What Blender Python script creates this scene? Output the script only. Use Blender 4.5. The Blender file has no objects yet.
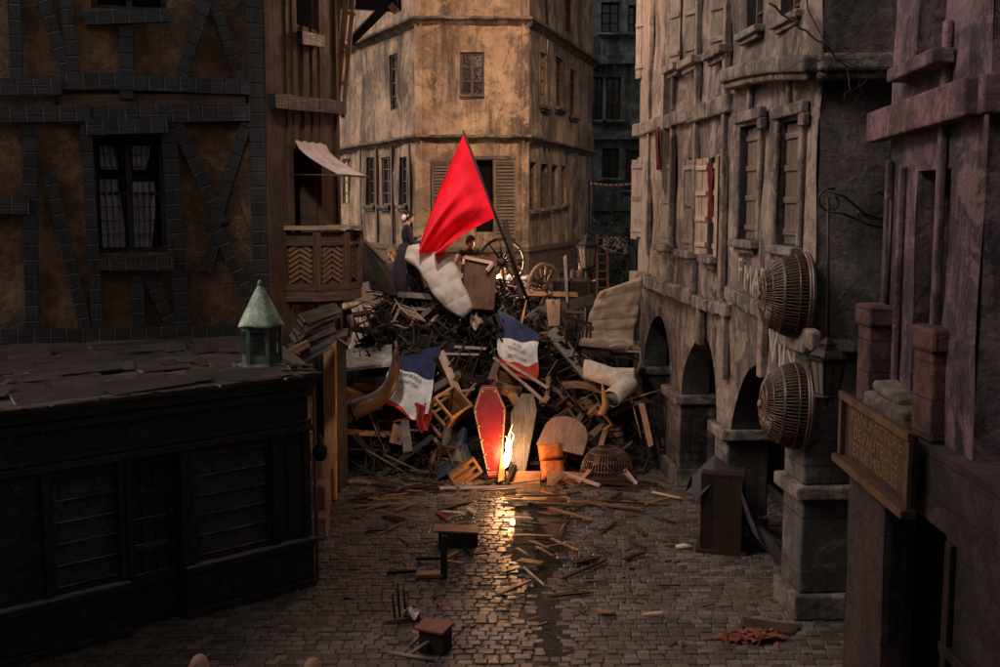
import bpy, bmesh, math, random
from mathutils import Vector, Matrix, noise as NZ
R = random.Random(7)
rad = math.radians
SC = bpy.context.scene
COL = SC.collection
V = Vector
# ------------------------------------------------------------------ camera
CH, F, HY = 5.0, 1100.0, 207.0
PIT = math.atan((333.5-HY)/F)
_fw = V((0, math.cos(PIT), -math.sin(PIT))); _up = V((0, math.sin(PIT), math.cos(PIT)))
CAM = V((0, 0, CH))
def ray(px, py): return _fw*F + V((1, 0, 0))*(px-500) + _up*(333.5-py)
def P(px, py, Y):
    d = ray(px, py); return CAM + d*(Y/d.y)
def PZ(px, py, z=0.0):
    d = ray(px, py); return CAM + d*((z-CH)/d.z)
cd = bpy.data.cameras.new('camera'); cam = bpy.data.objects.new('camera', cd); COL.objects.link(cam)
cam.location = CAM; cam.rotation_euler = (rad(90)-PIT, 0, 0)
cd.sensor_width = 36; cd.lens = F/1000*36; cd.clip_end = 400
SC.camera = cam
# ------------------------------------------------------------------ materials
def mat_new(name):
    m = bpy.data.materials.new(name); m.use_nodes = True
    nt = m.node_tree; nt.nodes.clear()
    o = nt.nodes.new('ShaderNodeOutputMaterial'); b = nt.nodes.new('ShaderNodeBsdfPrincipled')
    nt.links.new(b.outputs[0], o.inputs[0])
    return m, nt, b
class G:
    def __init__(s, nt): s.nt = nt
    def n(s, t, **k):
        q = s.nt.nodes.new('ShaderNode'+t)
        for a, v in k.items():
            if a in q.inputs.keys() if hasattr(q.inputs, 'keys') else False: pass
            setattr(q, a, v)
        return q
    def l(s, a, b): s.nt.links.new(a, b)
    def mapping(s, src, sc):
        q = s.n('Mapping'); q.inputs['Scale'].default_value = sc; s.l(src, q.inputs['Vector']); return q.outputs[0]
    def noise(s, src, scale, det=6, ro=.6, dist=0):
        q = s.n('TexNoise'); q.inputs['Scale'].default_value = scale; q.inputs['Detail'].default_value = det
        q.inputs['Roughness'].default_value = ro; q.inputs['Distortion'].default_value = dist
        s.l(src, q.inputs['Vector']); return q.outputs[0]
    def ramp(s, src, a, b, ca=0., cb=1.):
        q = s.n('MapRange'); q.inputs[1].default_value = a; q.inputs[2].default_value = b
        q.inputs[3].default_value = ca; q.inputs[4].default_value = cb; s.l(src, q.inputs[0]); return q.outputs[0]
    def mix(s, f, a, b, bt='MIX'):
        q = s.n('Mix', data_type='RGBA', blend_type=bt)
        if isinstance(f, (int, float)): q.inputs[0].default_value = f
        else: s.l(f, q.inputs[0])
        for i, c in ((6, a), (7, b)):
            if isinstance(c, tuple): q.inputs[i].default_value = (*c, 1)
            else: s.l(c, q.inputs[i])
        return q.outputs[2]
    def math(s, op, a, b):
        q = s.n('Math', operation=op)
        for i, c in ((0, a), (1, b)):
            if isinstance(c, (int, float)): q.inputs[i].default_value = c
            else: s.l(c, q.inputs[i])
        return q.outputs[0]
    def bump(s, h, st, dist=.02, nrm=None):
        q = s.n('Bump'); q.inputs['Strength'].default_value = st; q.inputs['Distance'].default_value = dist
        s.l(h, q.inputs['Height'])
        if nrm: s.l(nrm, q.inputs['Normal'])
        return q.outputs[0]
def plaster(name, c1, c2, c3, scale=2.0, rough=.85, bump=.5, streak=.5, blocks=None, fine=30):
    m, nt, b = mat_new(name); g = G(nt)
    tc = g.n('TexCoord').outputs['Object']
    big = g.noise(tc, scale*.35, 5, .6, .4); mid = g.noise(tc, scale*1.7, 8, .68, .3); fn = g.noise(tc, fine, 4, .6)
    c = g.mix(g.ramp(mid, .4, .6), tuple(x*.8 for x in c1), tuple(min(1, x*1.08) for x in c2))
    c = g.mix(g.math('MULTIPLY', g.ramp(big, .47, .6), .8), c, c3)
    st = g.noise(g.mapping(tc, (1.5, 1.5, .16)), 1.5, 10, .74, .35)
    stm = g.math('MULTIPLY', g.ramp(st, .46, .58), g.ramp(g.noise(tc, .7, 4, .6), .32, .52))
    c = g.mix(g.math('MULTIPLY', stm, streak), c, tuple(x*.22 for x in c3))
    st2 = g.noise(tc, scale*3.1, 10, .75, 1.2)
    c = g.mix(g.math('MULTIPLY', g.ramp(st2, .54, .62), .55), c, tuple(x*.6 for x in c3))
    h_x = st2
    pt_ = g.noise(tc, scale*.8, 11, .74, .6)
    c = g.mix(g.math('MULTIPLY', g.ramp(pt_, .53, .57), .45), c, tuple(min(1, x*1.35) for x in c2))
    c = g.mix(g.math('MULTIPLY', g.ramp(pt_, .44, .4), .55), c, tuple(x*.55 for x in c3))
    c = g.mix(g.math('MULTIPLY', g.ramp(fn, .5, .75), .25), c, tuple(min(1, x*1.3) for x in c1))
    cr = g.n('TexVoronoi', feature='DISTANCE_TO_EDGE'); cr.inputs['Scale'].default_value = scale*.55
    g.l(g.mix(.25, tc, g.noise(tc, scale*2, 4, .6)), cr.inputs['Vector'])
    crk = g.ramp(cr.outputs['Distance'], 0, .012, 1, 0)
    c = g.mix(g.math('MULTIPLY', g.math('MULTIPLY', crk, g.ramp(big, .4, .55)), .55), c, tuple(x*.2 for x in c3))
    h = g.math('ADD', g.math('MULTIPLY', mid, 1.0), g.math('MULTIPLY', fn, .25))
    h = g.math('ADD', h, g.math('MULTIPLY', big, 1.2)); h = g.math('ADD', h, g.math('MULTIPLY', pt_, .8)); h = g.math('ADD', h, g.math('MULTIPLY', h_x, -.5))
    if blocks:
        bk = g.n('TexBrick'); bk.inputs['Scale'].default_value = 1; bk.inputs['Brick Width'].default_value = blocks[0]
        bk.inputs['Row Height'].default_value = blocks[1]; bk.inputs['Mortar Size'].default_value = blocks[2]; bk.inputs['Mortar Smooth'].default_value = .4
        bk.inputs['Color1'].default_value = (.55, .55, .55, 1); bk.inputs['Color2'].default_value = (1, 1, 1, 1); bk.inputs['Mortar'].default_value = (.25, .25, .25, 1)
        q = g.n('Mapping'); q.inputs['Rotation'].default_value = blocks[3] if len(blocks) > 3 else (rad(90), 0, 0)
        g.l(g.mix(.03, tc, g.noise(tc, 3, 3, .5)), q.inputs['Vector']); g.l(q.outputs[0], bk.inputs['Vector'])
        c = g.mix(.8, c, bk.outputs['Color'], 'MULTIPLY')
        h = g.math('ADD', h, g.math('MULTIPLY', bk.outputs['Fac'], -1.2))
    g.l(c, b.inputs['Base Color']); b.inputs['Roughness'].default_value = rough
    g.l(g.bump(h, bump, .06), b.inputs['Normal'])
    return m
def wood(name, c1, c2, rough=.65, bump=.4, var=.5, block=0, spec=.4, paint=None, pth=.52):
    m, nt, b = mat_new(name); g = G(nt)
    t = g.n('TexCoord'); oi = g.n('ObjectInfo')
    uv = t.outputs['UV']; ad = g.n('VectorMath', operation='ADD'); g.l(uv, ad.inputs[0])
    cb = g.n('CombineXYZ'); g.l(g.math('MULTIPLY', oi.outputs['Random'], 37), cb.inputs[0]); g.l(g.math('MULTIPLY', oi.outputs['Random'], 11), cb.inputs[1])
    g.l(cb.outputs[0], ad.inputs[1]); uv = ad.outputs[0]
    gr = g.noise(g.mapping(uv, (1.6, 28, 1)), 1.4, 7, .65, .5)
    kn = g.noise(g.mapping(uv, (2.2, 5, 1)), 1.2, 4, .6)
    ob = g.noise(t.outputs['Object'], 3.5, 6, .7)
    c = g.mix(g.ramp(gr, .35, .65), c1, c2)
    c = g.mix(g.math('MULTIPLY', g.ramp(kn, .5, .7), .6), c, tuple(x*.35 for x in c1))
    c = g.mix(g.math('MULTIPLY', g.ramp(ob, .5, .72), .55), c, tuple(x*.3 for x in c1))
    h = g.math('ADD', gr, g.math('MULTIPLY', ob, .5))
    if paint:
        pk = g.ramp(g.noise(t.outputs['Object'], 9, 8, .75), pth, pth+.05)
        c = g.mix(pk, paint, c); h = g.math('ADD', h, g.math('MULTIPLY', pk, -.8))
    if block:
        sx = g.n('SeparateXYZ'); g.l(t.outputs['UV'], sx.inputs[0])
        fr = g.math('FRACT', g.math('MULTIPLY', g.math('ADD', sx.outputs[0], g.math('MULTIPLY', ob, .05)), 1/block), 0)
        e = g.math('MINIMUM', g.ramp(fr, 0, .07), g.ramp(fr, .93, 1, 1, 0))
        fl = g.math('FLOOR', g.math('MULTIPLY', sx.outputs[0], 1/block), 0)
        wn = g.n('TexWhiteNoise', noise_dimensions='1D'); g.l(fl, wn.inputs['W'])
        c = g.mix(1., c, g.mix(wn.outputs['Value'], (.75, .75, .77), (1.2, 1.2, 1.2)), 'MULTIPLY')
        c = g.mix(e, tuple(x*.25 for x in c1), c); h = g.math('ADD', h, g.math('MULTIPLY', e, .6))
    hs = g.n('HueSaturation'); g.l(c, hs.inputs['Color']); g.l(g.ramp(oi.outputs['Random'], 0, 1, 1-var, 1+var), hs.inputs['Value'])
    g.l(hs.outputs[0], b.inputs['Base Color'])
    g.l(g.ramp(ob, .3, .7, rough-.15, rough+.15), b.inputs['Roughness']); b.inputs['Specular IOR Level'].default_value = spec
    g.l(g.bump(h, bump, .02), b.inputs['Normal'])
    return m
def cloth_mat(name, c1, c2, rough=.9, bump=.3, scale=6, sub=0, trans=0):
    m, nt, b = mat_new(name); g = G(nt)
    t = g.n('TexCoord').outputs['Object']; no = g.noise(t, scale, 7, .65); wv = g.noise(t, 140, 2, .5)
    bl = g.noise(t, scale*.25, 4, .6)
    c = g.mix(g.ramp(no, .35, .68), c1, c2); c = g.mix(g.math('MULTIPLY', g.ramp(bl, .5, .68), .5), c, tuple(x*.45 for x in c2))
    g.l(c, b.inputs['Base Color']); b.inputs['Roughness'].default_value = rough
    b.inputs['Sheen Weight'].default_value = .02; b.inputs['Specular IOR Level'].default_value = .2
    g.l(g.bump(g.math('ADD', no, g.math('MULTIPLY', wv, .2)), bump, .02), b.inputs['Normal'])
    if trans: 
        tr = g.n('BsdfTranslucent'); g.l(c, tr.inputs[0]); mx = g.n('MixShader'); mx.inputs[0].default_value = trans
        g.l(b.outputs[0], mx.inputs[1]); g.l(tr.outputs[0], mx.inputs[2])
        g.l(mx.outputs[0], [n for n in nt.nodes if n.type == 'OUTPUT_MATERIAL'][0].inputs[0])
    return m
def metal(name, c1, c2, rough=.5, met=.6):
    m, nt, b = mat_new(name); g = G(nt)
    t = g.n('TexCoord').outputs['Object']; no = g.noise(t, 14, 6, .7)
    g.l(g.mix(g.ramp(no, .4, .65), c1, c2), b.inputs['Base Color']); b.inputs['Metallic'].default_value = met
    g.l(g.ramp(no, .3, .7, rough-.12, rough+.2), b.inputs['Roughness']); g.l(g.bump(no, .25, .01), b.inputs['Normal'])
    return m
def plain(name, c, rough=.6, emit=None, es=0, spec=.4):
    m, nt, b = mat_new(name); g = G(nt)
    t = g.n('TexCoord').outputs['Object']; no = g.noise(t, 12, 5, .6)
    g.l(g.mix(g.ramp(no, .35, .7), c, tuple(x*.7 for x in c)), b.inputs['Base Color']); b.inputs['Roughness'].default_value = rough; b.inputs['Specular IOR Level'].default_value = spec
    if emit: b.inputs['Emission Color'].default_value = (*emit, 1); b.inputs['Emission Strength'].default_value = es
    return m
def banner_mat(name='tricolour_cloth', b1=.355, b2=.755):
    m, nt, b = mat_new(name); g = G(nt)
    t = g.n('TexCoord'); sx = g.n('SeparateXYZ'); g.l(t.outputs['UV'], sx.inputs[0])
    no = g.noise(t.outputs['Object'], 9, 6, .65)
    v = g.math('ADD', sx.outputs[1], g.math('MULTIPLY', no, .03))
    c = g.mix(g.ramp(v, b1-.004, b1+.004), (.018, .026, .085), (.74, .70, .65))
    c = g.mix(g.ramp(v, b2-.004, b2+.004), c, (.5, .03, .018))
    c = g.mix(g.math('MULTIPLY', g.ramp(no, .48, .7), .4), c, (.12, .09, .07))
    g.l(c, b.inputs['Base Color']); b.inputs['Roughness'].default_value = .9
    g.l(g.bump(no, .2, .02), b.inputs['Normal']); return m
def stone_mat():
    m, nt, b = mat_new('wet_cobbles'); g = G(nt)
    t = g.n('TexCoord'); ob = t.outputs['Object']
    at = g.n('Attribute', attribute_name='tint'); 
    n1 = g.noise(ob, 26, 6, .7); n2 = g.noise(ob, .55, 5, .6, .5); n3 = g.noise(ob, 90, 3, .6)
    c = g.mix(at.outputs['Fac'], (.05, .04, .034), (.17, .138, .118))
    c = g.mix(g.ramp(n1, .42, .68), c, (.05, .04, .033))
    c = g.mix(g.math('MULTIPLY', g.ramp(n2, .5, .66), .6), c, (.03, .024, .019))
    g.l(c, b.inputs['Base Color'])
    wet = g.ramp(n2, .36, .58, .46, .2); g.l(g.math('ADD', wet, g.math('MULTIPLY', n1, .22)), b.inputs['Roughness'])
    g.l(g.bump(g.math('ADD', n1, g.math('MULTIPLY', n3, .4)), .45, .012), b.inputs['Normal']); return m
def mud_mat():
    m, nt, b = mat_new('wet_mud'); g = G(nt); ob = g.n('TexCoord').outputs['Object']
    n1 = g.noise(ob, 5, 8, .7); n2 = g.noise(ob, 60, 4, .6)
    g.l(g.mix(g.ramp(n1, .4, .65), (.022, .018, .014), (.05, .04, .032)), b.inputs['Base Color'])
    g.l(g.ramp(n1, .35, .65, .35, .85), b.inputs['Roughness']); g.l(g.bump(g.math('ADD', n1, g.math('MULTIPLY', n2, .3)), .6, .03), b.inputs['Normal']); return m
def water_mat():
    m, nt, b = mat_new('puddle_water'); g = G(nt); ob = g.n('TexCoord').outputs['Object']
    b.inputs['Base Color'].default_value = (.045, .037, .03, 1); b.inputs['Roughness'].default_value = .06
    b.inputs['IOR'].default_value = 1.33
    g.l(g.bump(g.noise(ob, 7, 3, .5), .03, .02), b.inputs['Normal']); return m
def flame_mat():
    m, nt, b = mat_new('flame'); g = G(nt)
    nt.nodes.remove(b); e = g.n('Emission')
    t = g.n('TexCoord'); sx = g.n('SeparateXYZ'); g.l(t.outputs['Generated'], sx.inputs[0])
    g.l(g.mix(g.ramp(sx.outputs[2], .1, .95), (1, .74, .4), (1, .36, .09)), e.inputs[0])
    g.l(g.ramp(sx.outputs[2], 0, 1, 22, 8), e.inputs[1])
    g.l(e.outputs[0], [n for n in nt.nodes if n.type == 'OUTPUT_MATERIAL'][0].inputs[0]); return m
MT = dict(
 warm=plaster('ochre_plaster', (.23, .148, .09), (.33, .22, .135), (.09, .057, .037), 1.1, .85, .6, .8),
 warmdk=plaster('ochre_plaster_trim', (.10, .067, .046), (.19, .13, .085), (.04, .028, .02), 2.5, .8, .8, .7),
 grey=plaster('grey_brown_plaster', (.15, .112, .088), (.27, .205, .16), (.055, .038, .03), 1.6, .8, .9, 1.0),
 greydk=plaster('weathered_stone_trim', (.13, .10, .083), (.25, .20, .165), (.045, .035, .03), 3, .75, 1.1, .7),
 pier=plaster('pier_stone', (.09, .072, .062), (.155, .125, .108), (.04, .032, .028), 2, .85, .8, .5, (1.1, .62, .012)),
 roughst=plaster('rough_rubble_stone', (.085, .066, .062), (.14, .108, .098), (.04, .031, .03), 3.2, .8, 1.3, .4,),
 purple=plaster('mauve_plaster', (.09, .049, .061), (.19, .112, .127), (.02, .011, .014), 2.2, .75, 1.0, 1.0),
 brick=plaster('old_red_brick', (.10, .036, .03), (.16, .06, .048), (.035, .018, .016), 4, .85, 1.0, .5, (.42, .3, .012)),
 teal=plaster('dark_teal_plaster', (.05, .078, .078), (.095, .13, .122), (.02, .03, .031), 1.3, .9, .5, .9),
 brickdk=plaster('dark_masonry', (.04, .018, .015), (.075, .034, .028), (.014, .008, .008), 4, .85, .9, .5, (.5, .32, .012)),  # darker brick tone for the lower wall
 mud=plaster('brown_daub', (.15, .078, .034), (.25, .135, .055), (.055, .03, .016), 2.4, .6, 1.3, .3),
 timber=wood('tarred_timber', (.02, .0195, .02), (.045, .043, .043), .42, .8, .15, .22),
 plank=wood('brown_cladding', (.06, .036, .021), (.125, .072, .038), .75, .7, .2),
 booth=wood('black_painted_wood', (.02, .0185, .017), (.05, .045, .04), .36, .5, .1, paint=(.011, .0118, .0105)),
 boothw=wood('worn_black_edge_glint', (.05, .045, .04), (.32, .29, .26), .6, .5, .1),  # worn edges, paled further to paint in wet glints
 roofbd=wood('old_roof_boards', (.022, .016, .013), (.07, .05, .038), .5, .9, .4),
 oak=wood('oak_wood', (.13, .065, .032), (.25, .135, .065), .5, .4, .4),
 dark=wood('dark_wood', (.026, .0145, .0095), (.062, .033, .02), .5, .4, .5, spec=.3),
 black=wood('charred_wood', (.009, .006, .0045), (.026, .017, .012), .6, .5, .5, spec=.2),
 greyw=wood('weathered_wood', (.12, .095, .075), (.26, .21, .165), .8, .6, .3),
 orange=wood('honey_wood', (.26, .115, .042), (.42, .21, .09), .5, .3, .3),
 pink=wood('pale_pine', (.34, .215, .15), (.55, .38, .275), .6, .3, .3),
 shut=wood('bleached_shutter', (.115, .088, .07), (.24, .19, .15), .7, .8, .25),
 shutdk=wood('brown_shutter', (.07, .048, .033), (.15, .108, .075), .7, .8, .2),
 redwood=wood('red_lacquered_wood', (.05, .02, .012), (.1, .04, .025), .36, .25, .05, spec=.5, paint=(.17, .009, .010), pth=.60),
 coffgrey=wood('grey_coffin_wood', (.075, .068, .062), (.165, .15, .138), .8, .8, .1),
 panelw=wood('carved_panel_wood', (.065, .034, .02), (.14, .076, .042), .42, .5, .15),
 cabw=wood('reddish_cabinet_wood', (.05, .02, .012), (.105, .045, .025), .6, .4, .1, spec=.15),
 horn=wood('polished_horn_wood', (.045, .022, .011), (.15, .07, .027), .35, .2, .1),
 rboard=wood('pinkish_board', (.14, .078, .056), (.25, .15, .11), .65, .5, .1),
 iron=metal('black_iron', (.014, .013, .013), (.035, .028, .024), .5, .5),
 brass=metal('brass_studs', (.65, .42, .2), (.5, .3, .13), .3, .9),
 copper=plaster('verdigris_copper', (.24, .34, .25), (.36, .46, .36), (.11, .13, .095), 6, .65, .3, .5),
 copdk=plaster('dark_verdigris', (.03, .045, .038), (.07, .1, .08), (.015, .017, .015), 6, .6, .3, .3),
 redcl=cloth_mat('red_flag_cloth', (.8, .012, .035), (.66, .006, .02), .75, .15, 3, trans=.35),
 mattr=cloth_mat('grey_ticking', (.34, .3, .265), (.25, .215, .185), .95, .35, 5),
 tan=cloth_mat('tan_ticking', (.34, .25, .175), (.25, .175, .115), .95, .35, 5),
 canvas=cloth_mat('pale_canvas', (.52, .45, .38), (.4, .33, .265), .95, .3, 6),
 awn=cloth_mat('pink_awning_cloth', (.66, .52, .47), (.5, .37, .33), .8, .2, 4),
 blue=cloth_mat('blue_grey_cloth', (.035, .05, .065), (.07, .085, .1), .9, .5, 5),
 drape=cloth_mat('dark_mauve_cloth', (.022, .016, .018), (.045, .032, .036), .6, .5, 5),
 reddark=cloth_mat('dark_red_cloth', (.10, .010, .008), (.06, .006, .005), .9, .4, 8),
 reveal_shade=plaster('shade_painted_arch_stone', (.028, .024, .021), (.05, .042, .037), (.015, .012, .011), 2, .9, .8, .3),  # shade inside the arches and window reveals, put into the stone colour
 redrag=cloth_mat('red_rag', (.30, .02, .014), (.18, .012, .01), .9, .4, 8),
 leather=cloth_mat('orange_leather', (.42, .12, .03), (.30, .075, .018), .45, .3, 7),
 marble=plaster('veined_marble', (.34, .35, .32), (.46, .45, .41), (.17, .18, .155), 4, .35, .1, .2),
 wick=wood('wicker', (.04, .019, .012), (.10, .05, .03), .4, .3, .1, spec=.6),
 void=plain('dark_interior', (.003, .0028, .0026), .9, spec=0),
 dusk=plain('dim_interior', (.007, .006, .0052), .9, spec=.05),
 lampglass=plain('reflection_tinted_glass', (.14, .105, .08), .25),  # warm reflection put into the pane colour
 glass=metal('old_window_glass', (.014, .014, .015), (.022, .021, .022), .14, 0),
 glasslit=plain('painted_lit_glass', (.5, .37, .2), .5),  # window glow put into a flat yellow colour, no emission
 curtain=cloth_mat('white_curtain', (.34, .32, .32), (.22, .2, .2), .95, .3, 6),
 skin=plain('skin', (.5, .27, .19), .55), hair=plain('dark_hair', (.02, .011, .007), .8, spec=.15), hairfair=plain('auburn_hair', (.22, .09, .035), .5),
 navy=cloth_mat('dark_coat', (.012, .009, .014), (.022, .017, .022)), shirt=cloth_mat('white_shirt', (.75, .7, .64), (.62, .56, .5)),
 vest=cloth_mat('dark_waistcoat', (.04, .026, .022), (.07, .045, .035)), trous=cloth_mat('brown_trousers', (.05, .035, .028), (.08, .055, .04)),
 leaf=plain('dark_leaf', (.045, .06, .03), .5), dry=plain('dry_red_leaf', (.2, .05, .025), .7), twig=plain('twig', (.05, .035, .025), .8),
 moss=plain('straw', (.16, .1, .035), .9), white=plain('white_board', (.42, .39, .36), .8), letter=plain('faded_white_paint', (.3, .255, .215), .9),
 inkt=plain('black_ink', (.03, .028, .03), .9), gold=plain('faded_gilt_paint', (.17, .105, .055), .6), tape=plain('red_tape', (.4, .04, .03), .6),
 rust=plain('rust_pipe', (.22, .07, .03), .7), banner=banner_mat(), banner_low=banner_mat('tricolour_cloth_low', .36, .97), stone=stone_mat(), mudg=mud_mat(), water=water_mat(), flame=flame_mat(),
 bluepaint=plaster('blue_grey_render', (.07, .085, .12), (.1, .12, .16), (.04, .05, .07), 1.5, .9, .4, .6),
)
# ------------------------------------------------------------------ mesh builder
def basis(d, up=V((0, 0, 1))):
    x = d.normalized()
    if abs(x.dot(up)) > .98: up = V((0, 1, 0)) if abs(x.y) < .9 else V((1, 0, 0))
    y = up.cross(x).normalized(); z = x.cross(y)
    return x, y, z
class MB:
    def __init__(s): s.v = []; s.f = []; s.uv = []; s.sm = []; s.mi = []
    def add(s, vs, fs, uv=None, smooth=False, mi=0):
        o = len(s.v); s.v += [V(q) for q in vs]
        for i, f in enumerate(fs):
            s.f.append([o+k for k in f]); s.sm.append(smooth); s.mi.append(mi)
            s.uv.append(uv[i] if uv else [(vs[k][0]*.7+vs[k][1]*.7, vs[k][2]) for k in f])
        return s
    def beam(s, p0, p1, w, h, up=V((0, 0, 1)), w1=None, h1=None, jag=0, mi=0):
        p0, p1 = V(p0), V(p1); x, y, z = basis(p1-p0, V(up)); L = (p1-p0).length
        w1 = w if w1 is None else w1; h1 = h if h1 is None else h1
        vs = []
        for p, a, b, sg in ((p0, w, h, -1), (p1, w1, h1, 1)):
            for sy, sz in ((-1, -1), (1, -1), (1, 1), (-1, 1)):
                j = x*(sg*R.uniform(-jag, jag)) if jag else V((0, 0, 0))
                vs.append(p+y*(sy*a/2)+z*(sz*b/2)+j)
        o = R.uniform(0, 9)
        fs, uv = [], []
        for k, (a, b) in enumerate(((0, 1), (1, 2), (2, 3), (3, 0))):
            fs.append([a, b, b+4, a+4]); ww = w if k % 2 == 0 else h; v0 = o+k*.37
            uv.append([(o, v0), (o, v0+ww), (o+L, v0+ww), (o+L, v0)])
        fs += [[3, 2, 1, 0], [4, 5, 6, 7]]; uv += [[(o, o), (o+.02, o), (o+.02, o+h), (o, o+h)]]*2
        return s.add(vs, fs, uv, mi=mi)
    def box(s, c, size, rot=None, mi=0):
        c = V(c); M = rot.to_3x3() if rot else Matrix.Identity(3)
        ax = max(range(3), key=lambda i: size[i]); others = [(1, 2), (2, 0), (0, 1)][ax]
        e = M @ V([1 if i == ax else 0 for i in range(3)]); u = M @ V([1 if i == others[1] else 0 for i in range(3)])
        return s.beam(c-e*size[ax]/2, c+e*size[ax]/2, size[others[0]], size[others[1]], u, mi=mi)
    def tube(s, pts, r, n=8, cap=True, mi=0):
        pts = [V(p) for p in pts]; rs = r if isinstance(r, (list, tuple)) else [r]*len(pts)
        vs, fs, uv = [], [], []; prev = None; L = 0; Ls = []
        for i, p in enumerate(pts):
            d = (pts[min(i+1, len(pts)-1)]-pts[max(i-1, 0)])
            x, y, z = basis(d, prev or V((0, 0, 1))); prev = z
            if i: L += (p-pts[i-1]).length
            Ls.append(L)
            for k in range(n):
                a = k*2*math.pi/n; vs.append(p+(y*math.cos(a)+z*math.sin(a))*rs[i])
        for i in range(len(pts)-1):
            for k in range(n):
                k2 = (k+1) % n
                fs.append([i*n+k, i*n+k2, (i+1)*n+k2, (i+1)*n+k])
                a, b = k*rs[i]*6.28/n, (k+1)*rs[i]*6.28/n
                uv.append([(Ls[i], a), (Ls[i], b), (Ls[i+1], b), (Ls[i+1], a)])
        if cap:
            fs.append(list(range(n))[::-1]); uv.append([(0, .01*k) for k in range(n)])
            q = (len(pts)-1)*n; fs.append([q+k for k in range(n)]); uv.append([(0, .01*k) for k in range(n)])
        return s.add(vs, fs, uv, True, mi)
    def lathe(s, prof, n=16, M=Matrix.Identity(4), smooth=True, mi=0, phase=0):
        vs, fs = [], []
        for r, z in prof:
            for k in range(n):
                a = k*2*math.pi/n+phase; vs.append(M @ V((r*math.cos(a), r*math.sin(a), z)))
        uv = []
        for i in range(len(prof)-1):
            for k in range(n):
                k2 = (k+1) % n; fs.append([i*n+k, i*n+k2, (i+1)*n+k2, (i+1)*n+k])
                a, b = prof[i][1], prof[i+1][1]; c = k*.1; uv.append([(a, c), (a, c+.1), (b, c+.1), (b, c)])
        fs.append(list(range(n))[::-1]); fs.append([(len(prof)-1)*n+k for k in range(n)]); uv += [[(0, 0)]*n]*2
        return s.add(vs, fs, uv, smooth, mi)
    def prism(s, poly, depth, M=Matrix.Identity(4), mi=0):
        n = len(poly); vs = [M @ V((x, y, 0)) for x, y in poly]+[M @ V((x, y, depth)) for x, y in poly]
        fs = [list(range(n))[::-1], [n+k for k in range(n)]]+[[k, (k+1) % n, n+(k+1) % n, n+k] for k in range(n)]
        uv = [[(poly[k][1], poly[k][0]) for k in list(range(n))[::-1]], [(poly[k][1], poly[k][0]) for k in range(n)]]
        uv += [[(poly[k][1], poly[k][0]), (poly[(k+1) % n][1], poly[(k+1) % n][0]), (poly[(k+1) % n][1], poly[(k+1) % n][0]+depth), (poly[k][1], poly[k][0]+depth)] for k in range(n)]
        return s.add(vs, fs, uv, mi=mi)
    def grid(s, fn, nu, nv, smooth=True, mi=0, us=(1, 1)):
        vs = [fn(i/nu, j/nv) for j in range(nv+1) for i in range(nu+1)]
        fs, uv = [], []
        for j in range(nv):
            for i in range(nu):
                a = j*(nu+1)+i; fs.append([a, a+1, a+nu+2, a+nu+1])
                uv.append([(i/nu*us[0], j/nv*us[1]), ((i+1)/nu*us[0], j/nv*us[1]), ((i+1)/nu*us[0], (j+1)/nv*us[1]), (i/nu*us[0], (j+1)/nv*us[1])])
        return s.add(vs, fs, uv, smooth, mi)
    def build(s, name, m, parent=None, world=False, bevel=0, solid=0, sub=0):
        me = bpy.data.meshes.new(name); vs = s.v
        if world and parent is not None:
            I = WM(parent).inverted(); vs = [I @ q for q in vs]
        me.from_pydata([tuple(q) for q in vs], [], s.f)
        ul = me.uv_layers.new(name='UVMap'); k = 0
        for f in s.uv:
            for q in f: ul.data[k].uv = q; k += 1
        me.polygons.foreach_set('use_smooth', s.sm); me.polygons.foreach_set('material_index', s.mi)
        for mm in (m if isinstance(m, list) else [m]): me.materials.append(MT[mm] if isinstance(mm, str) else mm)
        me.validate(); me.update()
        bm = bmesh.new(); bm.from_mesh(me); bmesh.ops.recalc_face_normals(bm, faces=bm.faces); bm.to_mesh(me); bm.free()
        o = bpy.data.objects.new(name, me); COL.objects.link(o)
        if parent is not None: o.parent = parent
        if bevel:
            q = o.modifiers.new('bevel', 'BEVEL'); q.width = bevel; q.segments = 2; q.limit_method = 'ANGLE'; q.angle_limit = rad(40)
        if solid:
            q = o.modifiers.new('solid', 'SOLIDIFY'); q.thickness = solid; q.offset = 0
        if sub:
            q = o.modifiers.new('sub', 'SUBSURF'); q.levels = q.render_levels = sub
        return o
def WM(o):
    m = o.matrix_basis.copy(); p = o.parent
    while p: m = p.matrix_basis @ m; p = p.parent
    return m
def tag(o, label=None, cat=None, group=None, kind=None):
    for k, v in (('label', label), ('category', cat), ('group', group), ('kind', kind)):
        if v: o[k] = v
    return o
def thing(name, label, cat, loc=(0, 0, 0), rot=(0, 0, 0), group=None):
    o = bpy.data.objects.new(name, None); COL.objects.link(o); o.location = loc; o.rotation_euler = rot; o.empty_display_size = .2
    return tag(o, label, cat, group)
def copy_tree(o, parent=None):
    c = o.copy(); COL.objects.link(c)
    if parent is not None: c.parent = parent
    for ch in list(o.children): copy_tree(ch, c)
    return c
def nz(p, s=1.0): return NZ.noise(V(p)*s)
def text_mesh(txt, size=1.0, sx=1.0):
    cu = bpy.data.curves.new('t', 'FONT'); cu.body = txt; cu.size = size; cu.align_x = 'CENTER'; cu.align_y = 'CENTER'; cu.resolution_u = 3
    o = bpy.data.objects.new('t', cu); COL.objects.link(o)
    dg = bpy.context.evaluated_depsgraph_get(); me = bpy.data.meshes.new_from_object(o.evaluated_get(dg))
    vs = [(v.co.x*sx, v.co.y) for v in me.vertices]; fs = [list(p.vertices) for p in me.polygons]
    bpy.data.objects.remove(o); bpy.data.curves.remove(cu); bpy.data.meshes.remove(me)
    return vs, fs
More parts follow.
